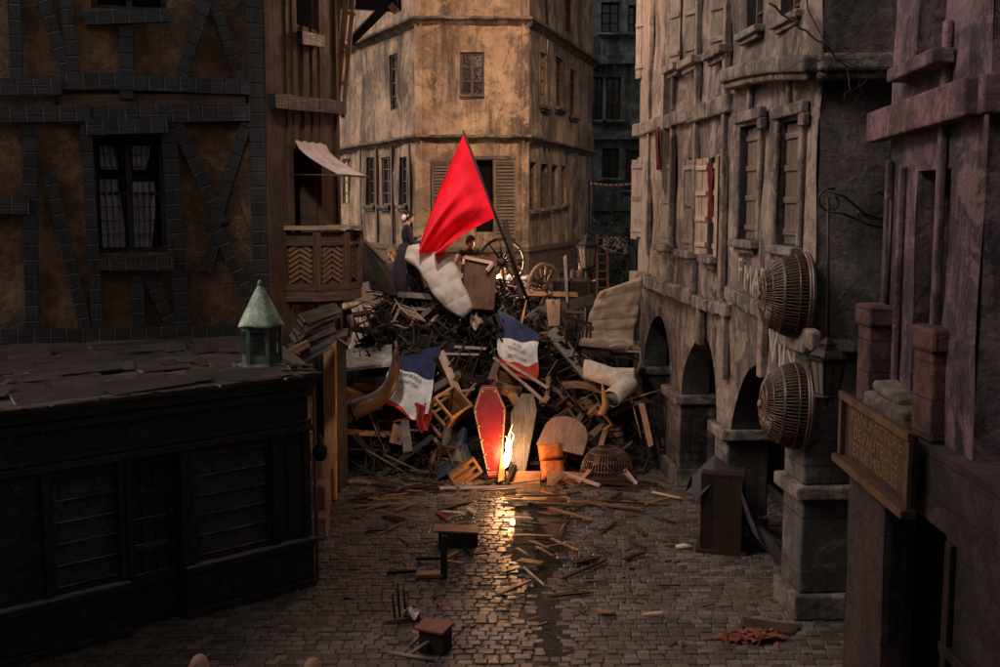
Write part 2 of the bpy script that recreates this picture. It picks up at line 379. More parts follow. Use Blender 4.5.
# ------------------------------------------------------------------ facades
class Plane:
    """a vertical facade: o = (X, Y) start, running along u; outward normal n points to the side given"""
    def __init__(s, a, b, out):
        s.o = V((a[0], a[1], 0)); d = V((b[0]-a[0], b[1]-a[1], 0)); s.L = d.length; s.u = d.normalized()
        n = V((s.u.y, -s.u.x, 0)); s.n = n if n.dot(V((out[0], out[1], 0))) > 0 else -n
    def pt(s, q, z, off=0.0): return s.o+s.u*q+s.n*off+V((0, 0, z))
    def hit(s, px, py):
        d = ray(px, py); t = (s.o-CAM).dot(s.n)/d.dot(s.n); p = CAM+d*t
        return (p-s.o).dot(s.u), p.z
    def rect(s, x0, y0, x1, y1):
        a, b = s.hit(x0, (y0+y1)/2)[0], s.hit(x1, (y0+y1)/2)[0]; q = (a+b)/2; xm = (x0+x1)/2
        z1, z0 = s.hit(xm, y0)[1], s.hit(xm, y1)[1]
        return min(a, b), max(a, b), z0, z1
    def box(s, mb, q0, q1, z0, z1, o0, o1):
        vs = [s.pt(q, z, o) for o in (o0, o1) for q, z in ((q0, z0), (q1, z0), (q1, z1), (q0, z1))]
        fs = [[0, 1, 2, 3], [4, 5, 6, 7], [0, 1, 5, 4], [1, 2, 6, 5], [2, 3, 7, 6], [3, 0, 4, 7]]
        k = R.uniform(0, 9); vert = (z1-z0) > (q1-q0)
        def uvp(i):
            q = (q0, q1, q1, q0)[i % 4]; z = (z0, z0, z1, z1)[i % 4]; o = o1 if i > 3 else o0
            return (z+o*.3+k, q+o+k) if vert else (q+o*.3+k, z+o+k)
        mb.add(vs, fs, [[uvp(i) for i in f] for f in fs]); return mb
    def bar(s, mb, a, b, w, t=.06, off=0.0, px=True, jag=0):
        (q0, z0), (q1, z1) = (s.hit(*a), s.hit(*b)) if px else (a, b)
        p0, p1 = s.pt(q0, z0, off+t/2), s.pt(q1, z1, off+t/2)
        mb.beam(p0, p1, w, t, s.n, jag=jag); return mb
    def wall(s, mb, q0, q1, z0, z1, ops=(), depth=.35, step=.6, wob=0.0, rv=0):
        """ops: (a, b, zb, zt, arch) openings; arch True: zt is the crown height and zb+... spring at arch value"""
        bp = {q0, q1}
        k = max(1, int((q1-q0)/step))
        for i in range(k+1): bp.add(q0+(q1-q0)*i/k)
        for o in ops:
            a, b = o[0], o[1]; bp |= {a, b}
            if len(o) > 4:
                for i in range(1, 14): bp.add(a+(b-a)*(1-math.cos(math.pi*i/14))/2)
        bp = sorted(x for x in bp if q0-1e-6 <= x <= q1+1e-6)
        bq = [bp[0]]
        for x in bp[1:]:
            if x-bq[-1] > 1e-4: bq.append(x)
        def top(o, q):
            if len(o) > 4:
                t = max(-1, min(1, (2*q-o[0]-o[1])/(o[1]-o[0]))); return o[4]+(o[3]-o[4])*math.sqrt(max(0, 1-t*t))
            return o[3]
        def w(q, z, off=0.0):
            k = wob*NZ.noise(s.pt(q, z)*.9) if (wob and off == 0) else 0
            return s.pt(q, z, off+k)
        for a, b in zip(bq, bq[1:]):
            m = (a+b)/2; zs = [((z0, z0), None)]
            act = sorted([o for o in ops if o[0]-1e-5 <= a and b <= o[1]+1e-5], key=lambda o: o[2])
            cur = (z0, z0)
            segs = []
            for o in act:
                segs.append((cur, (o[2], o[2]))); cur = (top(o, a), top(o, b))
                if o[2] > z0: mb.add([w(a, o[2]), w(b, o[2]), s.pt(b, o[2], -depth), s.pt(a, o[2], -depth)], [[0, 1, 2, 3]], mi=rv)
                mb.add([w(a, cur[0]), w(b, cur[1]), s.pt(b, cur[1], -depth), s.pt(a, cur[0], -depth)], [[0, 1, 2, 3]], mi=rv)
                for q, e in ((a, o[0]), (b, o[1])):
                    if abs(q-e) < 1e-4: mb.add([w(q, o[2]), w(q, top(o, q)), s.pt(q, top(o, q), -depth), s.pt(q, o[2], -depth)], [[0, 1, 2, 3]], mi=rv)
            segs.append((cur, (z1, z1)))
            for (la, lb), (ha, hb) in segs:
                if ha-la < 1e-4 and hb-lb < 1e-4: continue
                nn = max(1, int((ha-la)/step))
                for i in range(nn):
                    t0, t1 = i/nn, (i+1)/nn
                    mb.add([w(a, la+(ha-la)*t0), w(b, lb+(hb-lb)*t0), w(b, lb+(hb-lb)*t1), w(a, la+(ha-la)*t1)], [[0, 1, 2, 3]], smooth=bool(wob))
        return mb
def window(par, pl, r, depth=.3, nx=2, ny=3, glass='glass', frame='shutdk', fw=.05, bar=.022, name='window'):
    q0, q1, z0, z1 = r; d = -depth
    m = MB(); pl.box(m, q0, q1, z0, z1, d-.03, d); w = m.build(name, glass, par, True)
    f = MB()
    pl.box(f, q0, q0+fw, z0, z1, d, d+.05); pl.box(f, q1-fw, q1, z0, z1, d, d+.05)
    pl.box(f, q0+fw, q1-fw, z0, z0+fw, d, d+.05); pl.box(f, q0+fw, q1-fw, z1-fw, z1, d, d+.05)
    for i in range(1, nx):
        q = q0+(q1-q0)*i/nx; pl.box(f, q-bar/2-(.015 if nx == 2 else 0), q+bar/2+(.015 if nx == 2 else 0), z0+fw, z1-fw, d, d+.045)
    for j in range(1, ny):
        z = z0+(z1-z0)*j/ny; pl.box(f, q0+fw, q1-fw, z-bar/2, z+bar/2, d, d+.035)
    f.build('frame', frame, w, True); return w
def shutter(par, pl, r, off=.02, n=4, m='shut', t=.045, battens=3, ang=0, side=0):
    """plank shutter in rectangle r of the plane; ang swings it about its side (0 = q0 edge, 1 = q1 edge)"""
    q0, q1, z0, z1 = r; mb = MB(); bts = []
    h = q0 if side == 0 else q1; dr = 1 if side == 0 else -1; W = q1-q0
    e = (pl.u*dr*math.cos(ang)+pl.n*math.sin(ang)); nn = (pl.n*math.cos(ang)-pl.u*dr*math.sin(ang))
    O = pl.pt(h, 0, off)
    for i in range(n):
        a = O+e*(W*(i+.5)/n); dz = R.uniform(-.03, .03)
        mb.beam(a+V((0, 0, z0+dz)), a+V((0, 0, z1+dz)), W/n*.95, t*R.uniform(.8, 1.1), nn)
    for j in range(battens):
        z = z0+(z1-z0)*(.1+.8*j/max(1, battens-1))
        bt = MB(); bt.beam(O+e*.02+nn*(t*.75)+V((0, 0, z)), O+e*(W-.02)+nn*(t*.75)+V((0, 0, z)), .075, .03, nn); bts.append(bt)
    o = mb.build('shutter', m, par, True); [b_.build('batten', m, o, True) for b_ in bts]; return o
def sill(par, pl, r, m='greydk', w=.1, h=.1, out=.12, name='sill'):
    q0, q1, z0, z1 = r; mb = MB(); pl.box(mb, q0-w, q1+w, z0-h, z0, -.02, out); pl.box(mb, q0-w*.3, q1+w*.3, z0-h*1.7, z0-h, 0.003, out*.6)
    return mb.build(name, m, par, True, bevel=.02)
# ------------------------------------------------------------------ ground
def chan(x, y):
    cx = .62-(y-12)*.033
    d = -.05*math.exp(-((x-cx)/.24)**2)
    pw = .62 if 13.8 < y < 19.6 else .0
    t = max(0, min(1, (y-14.2)/1.2))*max(0, min(1, (20.6-y)/1.0))
    d -= .052*t*math.exp(-((x-.72+.12*math.sin(y*1.7))/.52)**4)
    d -= .018*t*math.exp(-((x+.02)/.5)**2)
    return d+.016*NZ.noise(V((x*.7, y*.7, 3)))
m = MB(); m.add([(-40, -4, -.1), (40, -4, -.1), (40, 80, -.1), (-40, 80, -.1)], [[0, 1, 2, 3]])
tag(m.build('ground', 'mudg'), kind='structure')
m = MB(); tint = []
y = 9.6; row = 0
while y < 24.5:
    rh = R.uniform(.12, .15); x = -6.2+R.uniform(-.2, 0)
    while x < 4.6:
        L = R.uniform(.12, .21)
        cx, cy = x+L/2, y+rh/2
        if not (abs(cx-(.36-(cy-12)*.02)) < .02):
            b = chan(cx, cy)+R.uniform(-.009, .009); tx, ty = R.uniform(-.035, .035), R.uniform(-.035, .035); g = R.uniform(.003, .009)
            hx, hy = L/2-g, rh/2-g; vs = []
            ir = R.uniform(.8, 1.0)
            for (sx, z, c) in ((1., -.07, .88), (1., -.012, .86), (.96, -.002, .83), (.88, .002, .8)):
                for (ax, ay) in ((1, c), (c, 1), (-c, 1), (-1, c), (-1, -c), (-c, -1), (c, -1), (1, -c)):
                    qx, qy = ax*hx*sx, ay*hy*sx
                    dx = 1+.10*NZ.noise(V((cx*9+ax, cy*9+ay, 0)))
                    qx *= dx if abs(ax) < 1 or ir > .9 else 1; vs.append((cx+qx, cy+qy, b+z+qx*tx+qy*ty))
            fs = [[k*8+i, k*8+(i+1) % 8, k*8+8+(i+1) % 8, k*8+8+i] for k in range(3) for i in range(8)]+[[24+i for i in range(8)]]
            m.add(vs, fs); tint += [R.random()**1.3]*32
        x += L
    y += rh; row += 1
st = m.build('cobbled_street', 'stone'); tag(st, kind='structure')
at = st.data.attributes.new('tint', 'FLOAT', 'POINT'); at.data.foreach_set('value', tint)
m = MB(); m.grid(lambda u, v: V((-6.4+11.2*u, 9.4+15.4*v, chan(-6.4+11.2*u, 9.4+15.4*v)-.014)), 90, 110); tag(m.build('joint_bed', 'mudg'), kind='structure')
m = MB(); m.add([(-.75, 10, -.0365), (1.9, 10, -.0365), (1.9, 20.9, -.0365), (-.75, 20.9, -.0365)], [[0, 1, 2, 3]])
tag(m.build('puddle_water', 'water'), kind='structure')
# ------------------------------------------------------------------ left half-timbered house
TL = Plane((-14.09, 13.6), (-3.63, 17.0), (.3, -1))
h = thing('timber_house', 'dark half-timbered house with black tarred beams and brown daub behind the black booth', 'house', (-8, 15.5, 0))
w1 = TL.rect(92, 133, 166, 253); w2 = TL.rect(90, -45, 166, 10)
m = MB(); TL.wall(m, 0, 11, 0, 10, [w1, w2], .3, .16, .09); m.build('wall', 'mud', h, True)
tb = MB()
def bars(lst, w, t=.07, off=.03):
    for a, b in lst: TL.bar(tb, a, b, w*R.uniform(.9, 1.1), t*R.uniform(.85, 1.2), off+R.uniform(0, .012))
bars([((252, -40), (262, 345)), ((168, 122), (184, 345))], .23, .09)
bars([((86, 122), (99, 345)), ((30, 118), (33, 345)), ((126, 25), (127, 100)), ((136, 275), (140, 335)), ((62, -40), (74, 78)), ((13, -40), (18, 90))], .17)
bars([((209, -8), (179, 82)), ((211, -5), (243, 88)), ((175, 122), (222, 224)), ((246, 122), (213, 226)), ((214, 224), (262, 322)), ((205, 272), (219, 228)), ((146, 272), (175, 330)), ((50, 175), (90, 345)), ((44, 0), (70, 80))], .17, .06, .035)
bars([((60, 82), (130, 82)), ((-60, 88), (62, 88)), ((122, 83), (250, 88)), ((-60, 116), (90, 114)), ((60, 116), (250, 113)), ((-60, 205), (30, 206))], .24, .1, .04)
bars([((84, 20), (170, 17)), ((100, 263), (174, 263)), ((86, 128), (168, 126)), ((-60, 337), (262, 330))], .2, .12, .05)
tb.build('timber_framing', 'timber', h, True)
m = MB(); TL.bar(m, (60, 101), (245, 99), .16, .05, .03); m.build('plank_band', 'plank', h, True)
m = MB(); TL.bar(m, (-80, 372), (250, 347), .12, .25, .0, jag=.02); TL.bar(m, (-80, 355), (250, 341), .16, .16, .0); m.build('bottom_ledge', 'roofbd', h, True)
w = window(h, TL, w1, .2, 2, 2, 'dusk', 'timber', .08, .05)
q0, q1, z0, z1 = w1; lm = MB(); W = q1-q0; H = z1-z0
for (a, b, c, d) in ((.1, .42, .72, .93), (.53, .84, .72, .93), (.1, .43, .04, .62), (.54, .85, .04, .62)):
    for i in range(5): TL.box(lm, q0+W*(a+(b-a)*i/4)-.006, q0+W*(a+(b-a)*i/4)+.006, z0+H*c, z0+H*d, -.135, -.125)
    for i in range(int((d-c)*10)+1):
        zz = z0+H*(c+(d-c)*i/max(1, int((d-c)*10))); TL.box(lm, q0+W*a, q0+W*b, zz-.006, zz+.006, -.132, -.122)
lm.build('leading', 'iron', w, True)
for (a, b, c, d, s) in ((.1, .42, .02, .62, 1), (.54, .86, .02, .6, -1), (.12, .36, .7, .9, 1), (.56, .8, .7, .9, -1)):
    def fn(u, v, a=a, b=b, c=c, d=d, s=s):
        pinch = .75+.25*math.cos(v*3.1)*s*.5
        return TL.pt(q0+W*(a+(b-a)*u*(.86+.14*math.sin(v*3+s))), z0+H*(c+(d-c)*v), -.17+.02*math.sin(u*19+v*2))
    m = MB(); m.grid(fn, 24, 6); m.build('curtain', 'curtain', w, True)
window(h, TL, w2, .2, 2, 2, 'dusk', 'timber', .08, .05)
# cladded return of the house
TP = Plane((-3.63, 17.0), (-2.87, 19.5), (1, -.3))
hp = thing('clad_house', 'narrow house clad in brown vertical boards with a black balcony doorway', 'house', (-3.5, 18.3, 0))
dr = TP.rect(294, 150, 316, 240); w3 = TP.rect(293, -40, 312, 27)
m = MB(); TP.wall(m, 0, TP.L, 0, 11, [dr, w3], .3, .5, .02); 
m.add([(-2.87, 19.5, 0), (-9, 22, 0), (-9, 22, 11), (-2.87, 19.5, 11)], [[0, 1, 2, 3]]); m.build('wall', 'plank', hp, True)
m = MB(); q = .02
while q < TP.L-.1:
    ww = R.uniform(.1, .24); e = min(q+ww, TP.L)
    ivs = [(0, 11)]
    for o in (dr, w3):
        if e > o[0] and q < o[1]:
            nv = []
            for a, b in ivs:
                if o[2] > a and o[2] < b: nv += [(a, o[2]), (o[3], b)]
                else: nv.append((a, b))
            ivs = nv
    for a, b in ivs:
        if b > a+.1: TP.box(m, q, e-.012, a, min(b, 11), .003, R.choice((.02, .035, .06, .08)))
    q = e
m.build('board_cladding', 'plank', hp, True)
m = MB(); TP.box(m, 0, TP.L-.02, 0, 2.7, .1, .14); [TP.box(m, q, q+.07, 0, 2.6, .14, .18) for q in (.3, .9, 1.5, 2.1)]; TP.box(m, 0, TP.L, 2.7, 2.85, .1, .22); m.build('dark_shopfront', 'booth', hp, True)
m = MB(); TP.bar(m, (264, 101), (336, 108), .22, .12, .08); TP.bar(m, (292, 38), (314, 42), .2, .1, .09); m.build('cross_beam', 'timber', hp, True)
for r in (dr, w3):
    m = MB(); TP.box(m, r[0], r[1], r[2], r[3], -.34, -.3); m.build('dark_doorway', 'void', hp, True)
m = MB()
for k in range(7):
    q = .05+k*.05; TP.box(m, q, q+.03, 2.6, 2.6, .1, .1)
m = None
# awning over the balcony door
a0 = TP.hit(296, 146); a1 = TP.hit(318, 148)
def awf(u, v):
    q = dr[0]-.12+(dr[1]-dr[0]+.3)*u; s = v
    return TP.pt(q, dr[3]+.12-.50*s**.6-.05*s, .1+.78*s)+V((0, 0, .012*math.sin(u*25)))
m = MB(); m.grid(awf, 18, 10); aw = m.build('awning', 'awn', None, solid=.012)
tag(aw, 'small curved pinkish awning over the balcony doorway', 'awning')
m = MB(); m.tube([awf(0, 1), awf(1, 1)], .018); m.tube([awf(0, 1), TP.pt(dr[0]-.1, dr[3]-.42, .06)], .012); m.build('awning_rail', 'oak', aw)
# balcony
bc = thing('balcony', 'polygonal dark carved wooden balcony with herringbone panels below the pinkish awning', 'balcony', (*TP.pt(1.35, 0).xy, 3.6))
ctr = TP.pt(1.38, 0)
def bp(k, r=1.0, z=0): 
    a = rad(-90+k*36); return ctr+TP.u*(math.sin(a)*.78*r)+TP.n*(math.cos(a)*.88*r)+V((0, 0, z))
m = MB(); b2 = MB(); fr = MB(); ch = MB()
for k in range(5):
    A, B = bp(k), bp(k+1); d = (B-A); L = d.length; e = d.normalized(); n = V((e.y, -e.x, 0))
    if n.dot((A+B)/2-ctr) < 0: n = -n
    b2 = MB(); b2.beam((A+B)/2-n*.05+V((0, 0, 3.7)), (A+B)/2-n*.05+V((0, 0, 4.6)), L*.98, .05, n)
    for (z, w, o, hh) in ((3.72, .1, .02, .07), (4.42, .06, .02, .05), (4.03, .0, 0, 0)):
        if w: fr.beam(A+n*o+V((0, 0, z)), B+n*o+V((0, 0, z)), hh, w, V((0, 0, 1)))
    for P0 in (A, B): fr.beam(P0+V((0, 0, 3.67)), P0+V((0, 0, 4.62)), .1, .1, n)
    M0 = (A+B)/2
    for i in range(7):
        z = 3.82+i*.085
        for s in (-1, 1):
            if i == 0 and s < 0: ch = MB()
            p = M0+n*.005; ch.beam(p+V((0, 0, z+.09)), p+e*(s*L*.34)+V((0, 0, z-.03)), .05, .02, n)
    ch.build('herringbone_trim', 'oak', b2.build('parapet_panel', 'panelw', bc, True), True)
fr.build('frame_rails', 'panelw', bc, True)
poly = [bp(k) for k in range(6)]
def slab(z0, z1, r, mt, nm, inner=None):
    m = MB(); n = 6; o = [bp(k, r, 0) for k in range(n)]
    if inner: 
        i_ = [bp(k, inner, 0) for k in range(n)]
        for k in range(n-1):
            for z in (z0, z1): m.add([o[k]+V((0, 0, z)), o[k+1]+V((0, 0, z)), i_[k+1]+V((0, 0, z)), i_[k]+V((0, 0, z))], [[0, 1, 2, 3]])
            for q in (o, i_): m.add([q[k]+V((0, 0, z0)), q[k+1]+V((0, 0, z0)), q[k+1]+V((0, 0, z1)), q[k]+V((0, 0, z1))], [[0, 1, 2, 3]])
    else:
        vs = [q+V((0, 0, z0)) for q in o]+[q+V((0, 0, z1)) for q in o]
        m.add(vs, [list(range(n))[::-1], [n+k for k in range(n)]]+[[k, (k+1) % n, n+(k+1) % n, n+k] for k in range(n)])
    return m.build(nm, mt, bc, True)
slab(3.5, 3.66, 1.06, 'panelw', 'floor_slab'); slab(3.44, 3.5, .92, 'dark', 'under_moulding'); slab(4.64, 4.7, 1.12, 'pink', 'handrail', .86)
# hanging timber gallery frame lit orange
gf = thing('gallery_frame', 'tall narrow hanging frame of orange-lit timbers beside the clad house', 'timber frame', P(345, 60, 20))
m = MB()
for a, b, w in (((350, -45), (335, 124), .1), ((357, -45), (343, 118), .07), ((343, -45), (336, 60), .05)): m.beam(P(*a, 19.8), P(*b, 19.8), w, w)
m.build('post', 'orange', gf, True)
for yy in (-20, 12, 45, 82, 112): m = MB(); m.beam(P(347-yy*.09, yy, 19.75), P(356-yy*.1, yy+3, 19.85), .06, .05); m.build('cross_piece', 'orange', gf, True)
m = MB(); m.tube([P(345, 52, 19.6), P(338, 48, 19.6), P(335, 50, 19.6)], .02); m.build('hook', 'rust', gf, True)
gb = thing('roof_bracket', 'dark timber eaves bracket jutting out at the top beside the orange-lit frame', 'timber bracket', P(370, 5, 21))
m = MB(); m.beam(P(330, 2, 20.5), P(400, 6, 21), .18, .2); m.beam(P(350, 42, 20.4), P(388, 4, 20.8), .14, .14); m.beam(P(340, -20, 20.5), P(410, -22, 21), .16, .2); m.beam(P(395, -22, 20.9), P(394, 12, 20.9), .14, .14); m.build('beam', 'black', gb, True)
m = MB(); m.beam(P(390, 5, 20.7), P(397, 12, 20.7), .1, .12); m.build('end_block', 'orange', gb, True)
# ------------------------------------------------------------------ black booth
BF = Plane((-8.11, 9.05), (-2.52, 14.2), (.68, -.73))
b = thing('black_booth', 'long low black painted wooden shop booth with a ragged board roof', 'booth', (-4, 13, 0)); BL = BF.L
door = BF.rect(128, 452, 179, 622); pL = BF.rect(54, 478, 119, 590); pR = BF.rect(198, 446, 268, 566); pP = BF.rect(275, 440, 301, 556)
m = MB(); BF.wall(m, 0, BL, 0, 2.8, [(door[0], door[1], 0, 2.15), (pL[0], pL[1], .72, 1.98), (pR[0], pR[1], .72, 2.0)], .1, 2)
c1 = BF.pt(BL, 0); c2 = V((-3.3, 15.4, 0)); m.add([c1, c2, c2+V((0, 0, 2.8)), c1+V((0, 0, 2.8))], [[0, 1, 2, 3]]); m.build('wall', 'booth', b, True)
mo = MB(); me_ = MB()
for z, o, hh in ((2.68, .16, .12), (2.56, .1, .1), (2.1, .1, .09), (2.19, .05, .06)):
    BF.box(mo, 0, BL+.03, z, z+hh, .003, o)
BF.box(me_, .5, BL+.05, 2.802, 2.83, .0, .18); 
for q in (pL[0]-.08, pL[1]+.08, door[0]-.06, door[1]+.07, pR[0]-.08, pR[1]+.1, BL-.06, pL[0]-.9, pL[0]-1.9): BF.box(mo, q-.055, q+.055, .68, 2.1, .003, .07)
for (qa, qb) in ((0, door[0]-.03), (door[1]+.04, BL+.04)):
    BF.box(mo, qa, qb, 0, .1, .003, .09); BF.box(mo, qa, qb, .1, .56, .003, .035); BF.box(mo, qa, qb, .56, .64, .003, .09); BF.box(me_, qa, qb, .642, .66, .0, .1)
mo.build('mouldings', 'booth', b, True, bevel=.012); me_.build('worn_ledge_glint', 'boothw', b, True)
for r, nm in ((pL, 'shop_shutter'), (pR, 'shop_shutter')):
    m = MB(); e = MB(); n = 5; z0, z1 = .74, 1.98; hh = (z1-z0)/n
    for i in range(n):
        a, c = z0+hh*i, z0+hh*(i+1)-.012
        vs = [BF.pt(q, z, o) for q, z, o in ((r[0], a, -.02), (r[1], a, -.02), (r[1], c, -.07), (r[0], c, -.07), (r[0], a, -.1), (r[1], a, -.1))]
        m.add(vs, [[0, 1, 2, 3], [0, 1, 5, 4]], [[(0, i*.4), (1.3, i*.4), (1.3, i*.4+.25), (0, i*.4+.25)]]*2)
        BF.box(e, r[0]+.02, r[1]-.02, a-.002, a+.008, -.025, -.014)
    o = m.build(nm, 'booth', b, True); e.build('worn_edge_glint', 'boothw', o, True)
m = MB(); BF.box(m, door[0], door[1], 0, 2.15, -.14, -.1)
for i in range(4):
    q = door[0]+.06+(door[1]-door[0]-.12)*i/3; BF.box(m, q-.02, q+.02, .6, 2.0, -.1, -.07)
for z in (.1, .55, .62, .95, 1.3, 1.65, 2.0): BF.box(m, door[0]+.03, door[1]-.03, z-.03, z+.03, -.1, -.065)
dd = m.build('door', 'booth', b, True)
m = MB()
for z in (.66, .99, 1.34, 1.02): BF.box(m, door[0]+.1, door[1]-.12, z-.004, z+.004, -.064, -.058)
m.build('worn_edge_glint', 'boothw', dd, True)
m = MB(); BF.box(m, BL-.34, BL-.14, .75, 1.95, .004, .03); m.build('pilaster_panel', wood('peeling_black_panel', (.008, .008, .008), (.02, .02, .02), .5, .5, .1, paint=(.016, .015, .014)), b, True)
vs, fs = text_mesh('20', .16); q, z = BF.hit(155, 425)
m = MB(); m.add([BF.pt(q+x, 2.42+y_, .006) for x, y_ in vs], fs); m.build('number', plain('worn_grey_number', (.06, .055, .05), .8), b, True)
# roof boards
def roofpt(q, v, dz=0):
    f_ = BF.pt(q, 2.84, .22); bk_ = V((f_.x-.9, f_.y+2.6, 3.06))
    bk = TL.pt(min(11, max(0, (bk_-TL.o).dot(TL.u))), 3.02, .02)
    p = f_.lerp(bk, v); p.z += dz; return p
m = MB(); m.grid(lambda u, v: roofpt(u*(BL+.05), v, .02*NZ.noise(V((u*20, v*6, 1)))), 50, 14, smooth=False, us=(7.6, 2.6))
m.build('roof', 'roofbd', b, True, solid=.05)
m = MB()
for k in range(120):
    q = R.uniform(1.5, BL-.2); v = R.uniform(.03, .8); a = R.uniform(-.35, .35)+(.0 if R.random() < .6 else R.uniform(-1, 1)); L = R.uniform(.4, 1.5)
    p = roofpt(q, v, .045+R.uniform(0, .03)); d = (BF.u*.9-BF.n*.5*0+V((math.cos(a)*.2, math.sin(a), 0))).normalized(); 
    pe = p+d*L*.5; ps = p-d*L*.5
    if max((pe-BF.pt(BL, 0)).dot(BF.u), (ps-BF.pt(BL, 0)).dot(BF.u)) > .05 or (ps-BF.o).dot(BF.n) > .28 or (pe-BF.o).dot(BF.n) > .28: continue
    ps.z = roofpt(q, v).z+.05; pe.z = ps.z+R.uniform(0, .04); m.beam(ps, pe, R.uniform(.1, .3), .022, V((.2, -.3, 1)), jag=.06)
for k in range(24):
    q = 1+k*.29; p0 = BF.pt(min(q, BL-.3), 2.86, .2+R.uniform(0, .05)); p1 = BF.pt(min(BL+.03, q+R.uniform(.2, .45)), 2.86, .2+R.uniform(0, .05)); m.beam(p0, p1, R.uniform(.08, .16), .03, jag=.05)
for k in range(9):
    p = BF.pt(BL-R.uniform(-.05, .5), 2.88+R.uniform(0, .06), R.uniform(-.6, .24)); a = R.uniform(0, 6); m.beam(p, p+V((math.cos(a)*.35, math.sin(a)*.25, -.03)), .2, .025, jag=.08)
m.build('loose_roof_boards', 'roofbd', b, True)
# verdigris roof lantern
ct = PZ(262, 367, 2.93); cu = thing('roof_turret', 'small hexagonal turret with pale green conical copper cap on the booth roof', 'turret', ct)
sc = 1100/ct.y; hh = 40/sc
Wd = 38/sc/2
m = MB(); m.lathe([(Wd*1.32, -.02), (Wd*1.32, .03), (Wd*1.05, .07), (Wd*1.02, .12)], 6, smooth=False); m.build('base', 'copdk', cu)
m = MB()
for k in range(6):
    a = rad(60*k); a2 = rad(60*k+60); m.beam((Wd*math.cos(a), Wd*math.sin(a), .05), (Wd*math.cos(a), Wd*math.sin(a), .05+hh), .05, .05)
    c = V((Wd*.92*math.cos((a+a2)/2)*.93, Wd*.92*math.sin((a+a2)/2)*.93, 0)); t = V((-math.sin((a+a2)/2), math.cos((a+a2)/2), 0))
    for s, zz, w in ((0, .1, .1), (0, hh, .12)): m.beam(c-t*Wd*.5+V((0, 0, zz+.02)), c+t*Wd*.5+V((0, 0, zz+.02)), .03, w)
m.build('frame', 'copdk', cu)
m = MB(); m.lathe([(Wd*.8, .06), (Wd*.8, hh)], 6, smooth=False); m.build('inner_pane', 'copdk', cu)
m = MB(); RR = 22.5/sc; HH = 43/sc; Z0 = hh+.03
def cone(u, v):
    a = u*2*math.pi; r = RR*(1-v)**.93*(1+.02*math.sin(a*5)+.012*math.sin(a*11)); return V((r*math.cos(a)+.0, r*math.sin(a), Z0+HH*v-.012*math.sin(a*4)*(1-v)+(.02 if 0 else 0)))
m.grid(cone, 40, 16); m.lathe([(.03, Z0+HH*.94), (.02, Z0+HH*1.03), (.004, Z0+HH*1.05)], 8); m.build('conical_cap', 'copper', cu, solid=.012)
# rough stone stoop + pole
sp = thing('stone_stoop', 'stepped rough stone stoop smeared white beside the booth corner', 'steps', (-3, 17, 0))
m = MB()
for (y0, y1, z) in ((16.15, 16.6, .35), (16.6, 17.1, .72), (17.1, 17.9, 1.12)): xr = -.1605*(y0+y1)/2; m.box((xr-.4, (y0+y1)/2, z/2), (.8, y1-y0-.004, z))
m.build('step', plaster('red_brown_stone', (.07, .035, .026), (.12, .065, .05), (.2, .17, .155), 1.7, .8, .8, .2), sp, True, bevel=.03)
pb = PZ(331, 500); pt = P(330, 338, pb.y)
pole = thing('wooden_post', 'tall square honey-brown post standing between the booth and the barricade', 'post', pb)
m = MB(); m.beam(pb, pt, .2, .18, jag=.02); m.build('shaft', 'orange', pole, True, bevel=.012)
m = MB(); m.beam(pt+V((-.16, 0, .0)), pt+V((.28, -.02, .1)), .22, .1, jag=.03); m.beam(pt+V((.04, -.12, .1)), pt+V((.3, -.1, -.1)), .03, .03); m.build('cap', 'greyw', pole, True)
gp = thing('gutter_pipe', 'thin rusty pipe with a hanging black pot at the booth corner', 'pipe', BF.pt(BL+.08, 0, .05))
m = MB(); m.tube([BF.pt(BL+.1, 0.02, .0), BF.pt(BL+.1, 2.75, .0)], .022); m.build('pipe', 'rust', gp, True)
q = BF.pt(BL+.17, 1.75, .02); m = MB(); m.lathe([(.02, .24), (.05, .2), (.03, .16), (.1, .08), (.11, 0), (.06, -.08), (.01, -.1)], 12, Matrix.Translation(q)); m.build('hanging_pot', 'iron', gp, True)
sh = thing('shingle_heap', 'collapsed sheaf of grey split shingles under the balcony beside the turret', 'shingles', P(315, 335, 17.0))
m = MB()
for k in range(26):
    t = k/25; a = P(290+R.uniform(-4, 4)+t*14, 362-t*44, 16.9); e = P(326+t*8+R.uniform(-6, 6), 345-t*38, 17.2+t*.3); m.beam(a, e, .16, .022, V((.3, -.8, .5)), jag=.06)
m.build('shingle', 'greyw' if 0 else 'roofbd', sh, True)
m = MB(); m.beam(P(284, 356, 16.7), P(308, 343, 16.9), .1, .1); m.build('broken_beam', 'oak', sh, True)
# ------------------------------------------------------------------ centre house
A, B_, C_, D_ = (-2.04, 28), (.64, 28), (-7.3, 39.4), (3.0, 36.2)
CF, CL, CR = Plane(A, B_, (0, -1)), Plane(C_, A, (-1, -.3)), Plane(B_, D_, (1, -.3))
ce = thing('corner_house', 'tall ochre plaster corner house closing the street behind the red flag', 'house', (-.7, 30, 0))
fw_ = CF.rect(460, 52, 484, 95); fd = CF.rect(476, 160, 493, 232)
def zl(pl, lst): return [pl.rect(*r) for r in lst]
clw = zl(CL, [(367, 157, 376, 205), (381, 157, 391, 205), (400, 157, 408, 205), (341, 159, 350, 204), (389, 54, 397, 110)])
crw = zl(CR, [(541, 53, 547, 106), (555, 58, 563, 108), (570, 70, 576, 116), (545, -8, 551, 27), (566, -4, 573, 34), (529, 162, 536, 210), (540, 164, 547, 208), (551, 165, 557, 206), (561, 166, 566, 204)])
m = MB(); CF.wall(m, 0, CF.L, 0, 14, [fd, fw_], .25, .4, .06); m.build('front_wall', 'warm', ce, True)
